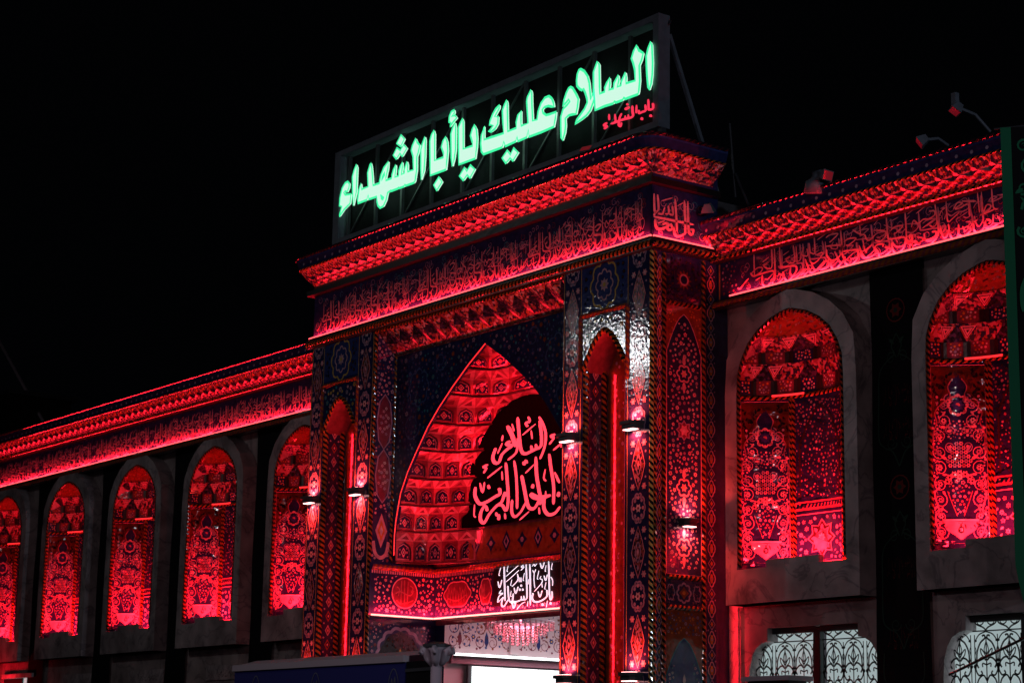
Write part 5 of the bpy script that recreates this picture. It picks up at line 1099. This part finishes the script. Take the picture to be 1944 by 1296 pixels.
a = at(1345, 403, 1.0); roof_flood(a, (-.2, .3, -.8), 'small red floodlight at the corner above the right wing cornice', at(1352, 398, 1.45))
t = thing('guy_rope', 'thin dark cable running down to the far left roof edge', 'cable', tuple(at(82, 800, 4)))
m = MB(); m.tube([at(-20, 615, 4), at(82, 800, 4)], .05, POSTM, 6); m.build('cable', t)
t = thing('roof_turret', 'dark roof turret cut by the left edge of the photo', 'turret', tuple(at(6, 830, 3.0)))
p0, p1 = at(-60, 840, 3.0), at(16, 748, 3.0)
m = MB(); m.box((p0.x, 3.0, 10.2), (p1.x, 5.0, p1.z), MOULD); m.build('body', t); m = MB(); m.box((p0.x-.1, 2.9, p1.z), (p1.x+.25, 5.1, p1.z+.14), DARKST); m.build('cap', t)
for (xa, ya, xb, yb, Y, lb) in ((1385, 235, 1396, 375, 2.0, 'thin upright pole behind the gateway right corner'), (1396, 330, 1422, 392, 2.0, 'short slanting pole on the right wing roof beside the gateway')):
    t = thing('roof_pole', lb, 'pole', tuple(at(xb, yb, Y))); m = MB(); m.tube([at(xa, ya, Y), at(xb, yb, Y)], .022, DARKST, 6); m.build('pole', t)
t = thing('wall_conduit', 'pale thin pipe running down the red lit wall beside the gateway corner', 'pipe', (.24, YW-.03, 1.5))
m = MB(); m.tube([(.25, YW-.03, 1.0), (.25, YW-.03, 4.21)], .018, MARB, 6); m.build('pipe', t)
# drape at the right edge
dr = thing('hanging_drape', 'black drape with a green border hanging at the right edge', 'drape', (7.82, -1, 2.7))
o = at(1899, 243, -1.0); ud = Vector((.77, .63, 0))
def fd(u, v, nn=0.0):
    fold = .05*math.sin(u*7+.3)*min(1, v/2) ; inset = 0.0 if v < 5.45 else (v-5.45)*.20
    return o+ud*(u+inset)+Vector((0, 0, -v))+Vector((.63, -.77, 0))*(fold+nn)
m = MB()
for i in range(36):
    for j in range(12):
        u0, u1, v0, v1 = j*.2, j*.2+.2, i*.2, i*.2+.2
        m.poly([fd(u0, v0), fd(u1, v0), fd(u1, v1), fd(u0, v1)], CLOTH)
m.build('cloth', dr, smooth=True)
m = MB()
for i in range(36): m.poly([fd(0, i*.2, .006), fd(.125, i*.2, .006), fd(.125, i*.2+.2, .006), fd(0, i*.2+.2, .006)], CLOTHG)
m.build('green_border', dr)
m = MB(); S = []
for q, (cu, cv, r_) in enumerate(((.27, .25, .09), (.34, .50, .12), (.25, .80, .08), (.36, 1.05, .14), (.24, 1.35, .08), (.37, 1.62, .13), (.30, 2.0, .08), (.42, .3, .1), (.5, .8, .12), (.5, 1.3, .12), (.48, 1.85, .10), (.62, 1.0, .13), (.62, .5, .13), (.62, 1.6, .13))):
    S += spiral(cu, cv, r_, 1.4, CLOTHG, .035, 1, 1 if q % 2 else -1, q)+leaf(cu, cv, q*1.3, r_*1.5, .06, CLOTHG, 1)
S += ribbon(catmull([(.42, 1.75), (.30, 1.85), (.20, 2.05), (.19, 2.25), (.21, 2.35)], 5), .05, CLOTHG, 1)
m.paint(fd, S, .008); m.build('embroidery', dr, kind='stuff')
m = MB(); m.tube([o+Vector((-.1, 0, .01)), o+ud*2.4+Vector((0, 0, .12))], .012, DARKST, 6); m.build('top_wire', dr)
t = thing('slanting_rail', 'dark slanting rail crossing the lower right window', 'rail', tuple(at(1810, 1276, .3))); m = MB(); m.tube([at(1802, 1280, .3), at(1960, 1203, .3)], .018, MOULD, 6); m.build('rail', t)
t = thing('junction_box', 'dark flat topped box in front of the right wing window', 'box', tuple(at(1475, 1296, .8)))
p = at(1475, 1290, .8); m = MB(); m.box((p.x-.42, .62, 2.2), (p.x+.42, .98, p.z-.02), MOULD); m.build('body', t); m = MB(); m.box((p.x-.5, .55, p.z-.018), (p.x+.5, 1.04, p.z+.05), POSTM); m.build('lid', t)
# canopy of a stall and lamp post, lower left
cn = thing('stall_canopy', 'navy blue stall canopy with pale emblems at the bottom edge', 'canopy', (0, -6, 2.0))
A, B = at(446, 1272, -6), at(770, 1241, -6)
zc = (A.z+B.z)/2
m = MB(); m.box((A.x, -6.0, zc-.9), (B.x, -5.97, zc-.055), BLUEC); vl = m.build('valance', cn)
m = MB(); m.box((A.x-.01, -6.04, zc-.054), (B.x+.01, -5.95, zc+.03), GREYC); m.build('rail', cn)
m = MB(); zr = zc+.12
m.poly([(A.x, -5.95, zc+.03), (B.x+.50, -5.95, zc+.03), (B.x+.05, -5.55, zr), (A.x-.2, -5.55, zr)], GREYC); m.poly([(A.x-.6, -5.1, zc-.04), (B.x-.5, -5.1, zc-.04), (B.x+.05, -5.55, zr), (A.x-.2, -5.55, zr)], GREYC); m.build('roof_sheet', cn)
m = MB(); m.box((B.x+.012, -5.99, zc-.9), (B.x+.52, -5.96, zc-.05), CLOTH); m.bar((B.x+.02, -6.0, zc-.16), (B.x+.6, -6.0, zc-.15), .03, .04, DARKST); m.build('dark_side_opening', cn)  # black sheet stands in for the shade under the canopy, with a truss bar
fV = FY(-6.001)
for px_ in (487, 600, 748):
    X = at(px_, 1275, -6).x; e = MB(); z = zc-.33
    e.paint(fV, ribbon(lobed(X, z, .11, .20, 4, .08, GREYC, n=5), .018, BLUEC, 0, True))
    e.paint(fV, ribbon(lobed(X, z, .11, .20, 4, .08, GREYC, n=5), .014, STEEL, 1, True)+ribbon(catmull([(X-.05, z-.08), (X-.04, z+.08), (X, z-.05), (X+.03, z+.1), (X+.05, z-.08)], 4), .018, STEEL, 1))
    e.build('emblem', vl, kind='stuff')
pp = at(829, 1250, -6.35); lp = thing('lamp_post', 'grey cast iron post with a scrolled capital beside the canopy', 'post', (pp.x, pp.y, 0))
m = MB(); m.tube([(pp.x, pp.y, 0), (pp.x, pp.y, .3), (pp.x, pp.y, .31), (pp.x, pp.y, pp.z-.02)], [.16, .15, .075, .068], POSTM, 14); m.build('shaft', lp, smooth=True)
m = MB(); m.tube([(pp.x, pp.y, pp.z-.06), (pp.x, pp.y, pp.z), (pp.x, pp.y, pp.z+.10), (pp.x, pp.y, pp.z+.14)], [.07, .09, .10, .15], POSTM, 14); m.build('capital', lp, smooth=True)
for k in range(6):
    a = k*PI/3+.3; d = Vector((math.cos(a), math.sin(a), 0)); q = Vector((pp.x, pp.y, pp.z)); m = MB()
    m.tube([q+d*.06+Vector((0, 0, -.07)), q+d*.11+Vector((0, 0, .0)), q+d*.15+Vector((0, 0, .09)), q+d*.20+Vector((0, 0, .12)), q+d*.215+Vector((0, 0, .07)), q+d*.18+Vector((0, 0, .05))], [.03, .045, .045, .035, .03, .02], POSTM, 7); m.build('scroll_leaf', lp, smooth=True)
m = MB(); m.tube([(pp.x, pp.y, pp.z+.14), (pp.x, pp.y, pp.z+.17), (pp.x, pp.y, pp.z+.20)], [.17, .17, .06], DARKST, 12); m.build('cap', lp)

# ---- the white floodlights of the square, whose reflections show in the glazed tiles
def mast(p, aim, pw, label, col, sz=.6):
    t = thing('floodlight_mast', label, 'floodlight mast', (p[0], p[1], 0), 'floodlight masts around the square'); p = Vector(p)
    m = MB(); m.tube([(p.x, p.y, 0), (p.x, p.y, p.z)], [.14, .08], STEEL, 10); m.build('pole', t)
    d = Vector(aim).normalized(); q = p+d*.30; x = d.cross(Vector((0, 0, 1))).normalized(); y = x.cross(d)
    m = MB(); m.faces([q-d*.02+x*sx*k_+y*sy*k_-d*e for e, k_ in ((0, .34), (.22, .22)) for sx, sy in ((-1, -1), (1, -1), (1, 1), (-1, 1))], [(4,5,6,7),(0,1,5,4),(1,2,6,5),(2,3,7,6),(3,0,4,7)], DARKST); m.build('lamp_head', t)
    area('flood_light', q, d, sz, sz, pw, col, t)
mast((-21.0, -17.0, 13.7), (21, 17.5, -7), POW['flood'], 'tall mast with a white floodlight, left of the square', (.95, .96, 1.0))
mast((28.5, -21.0, 12.5), (-24, 22, -5.5), POW['flood2'], 'mast with a warm white floodlight, right of the square', (1.0, .74, .79), .32)
mast((4.5, -14.5, 6.5), (-5, 9, -4), POW['flood3'], 'shorter mast with a pale lamp in front of the stall canopy', (1.0, .80, .92))
mast((36.0, -5.0, 9.5), (-36, 6, -3.5), POW['flood4'], 'mast with a bluish floodlight far to the right along the wall', (.74, .82, 1.0))
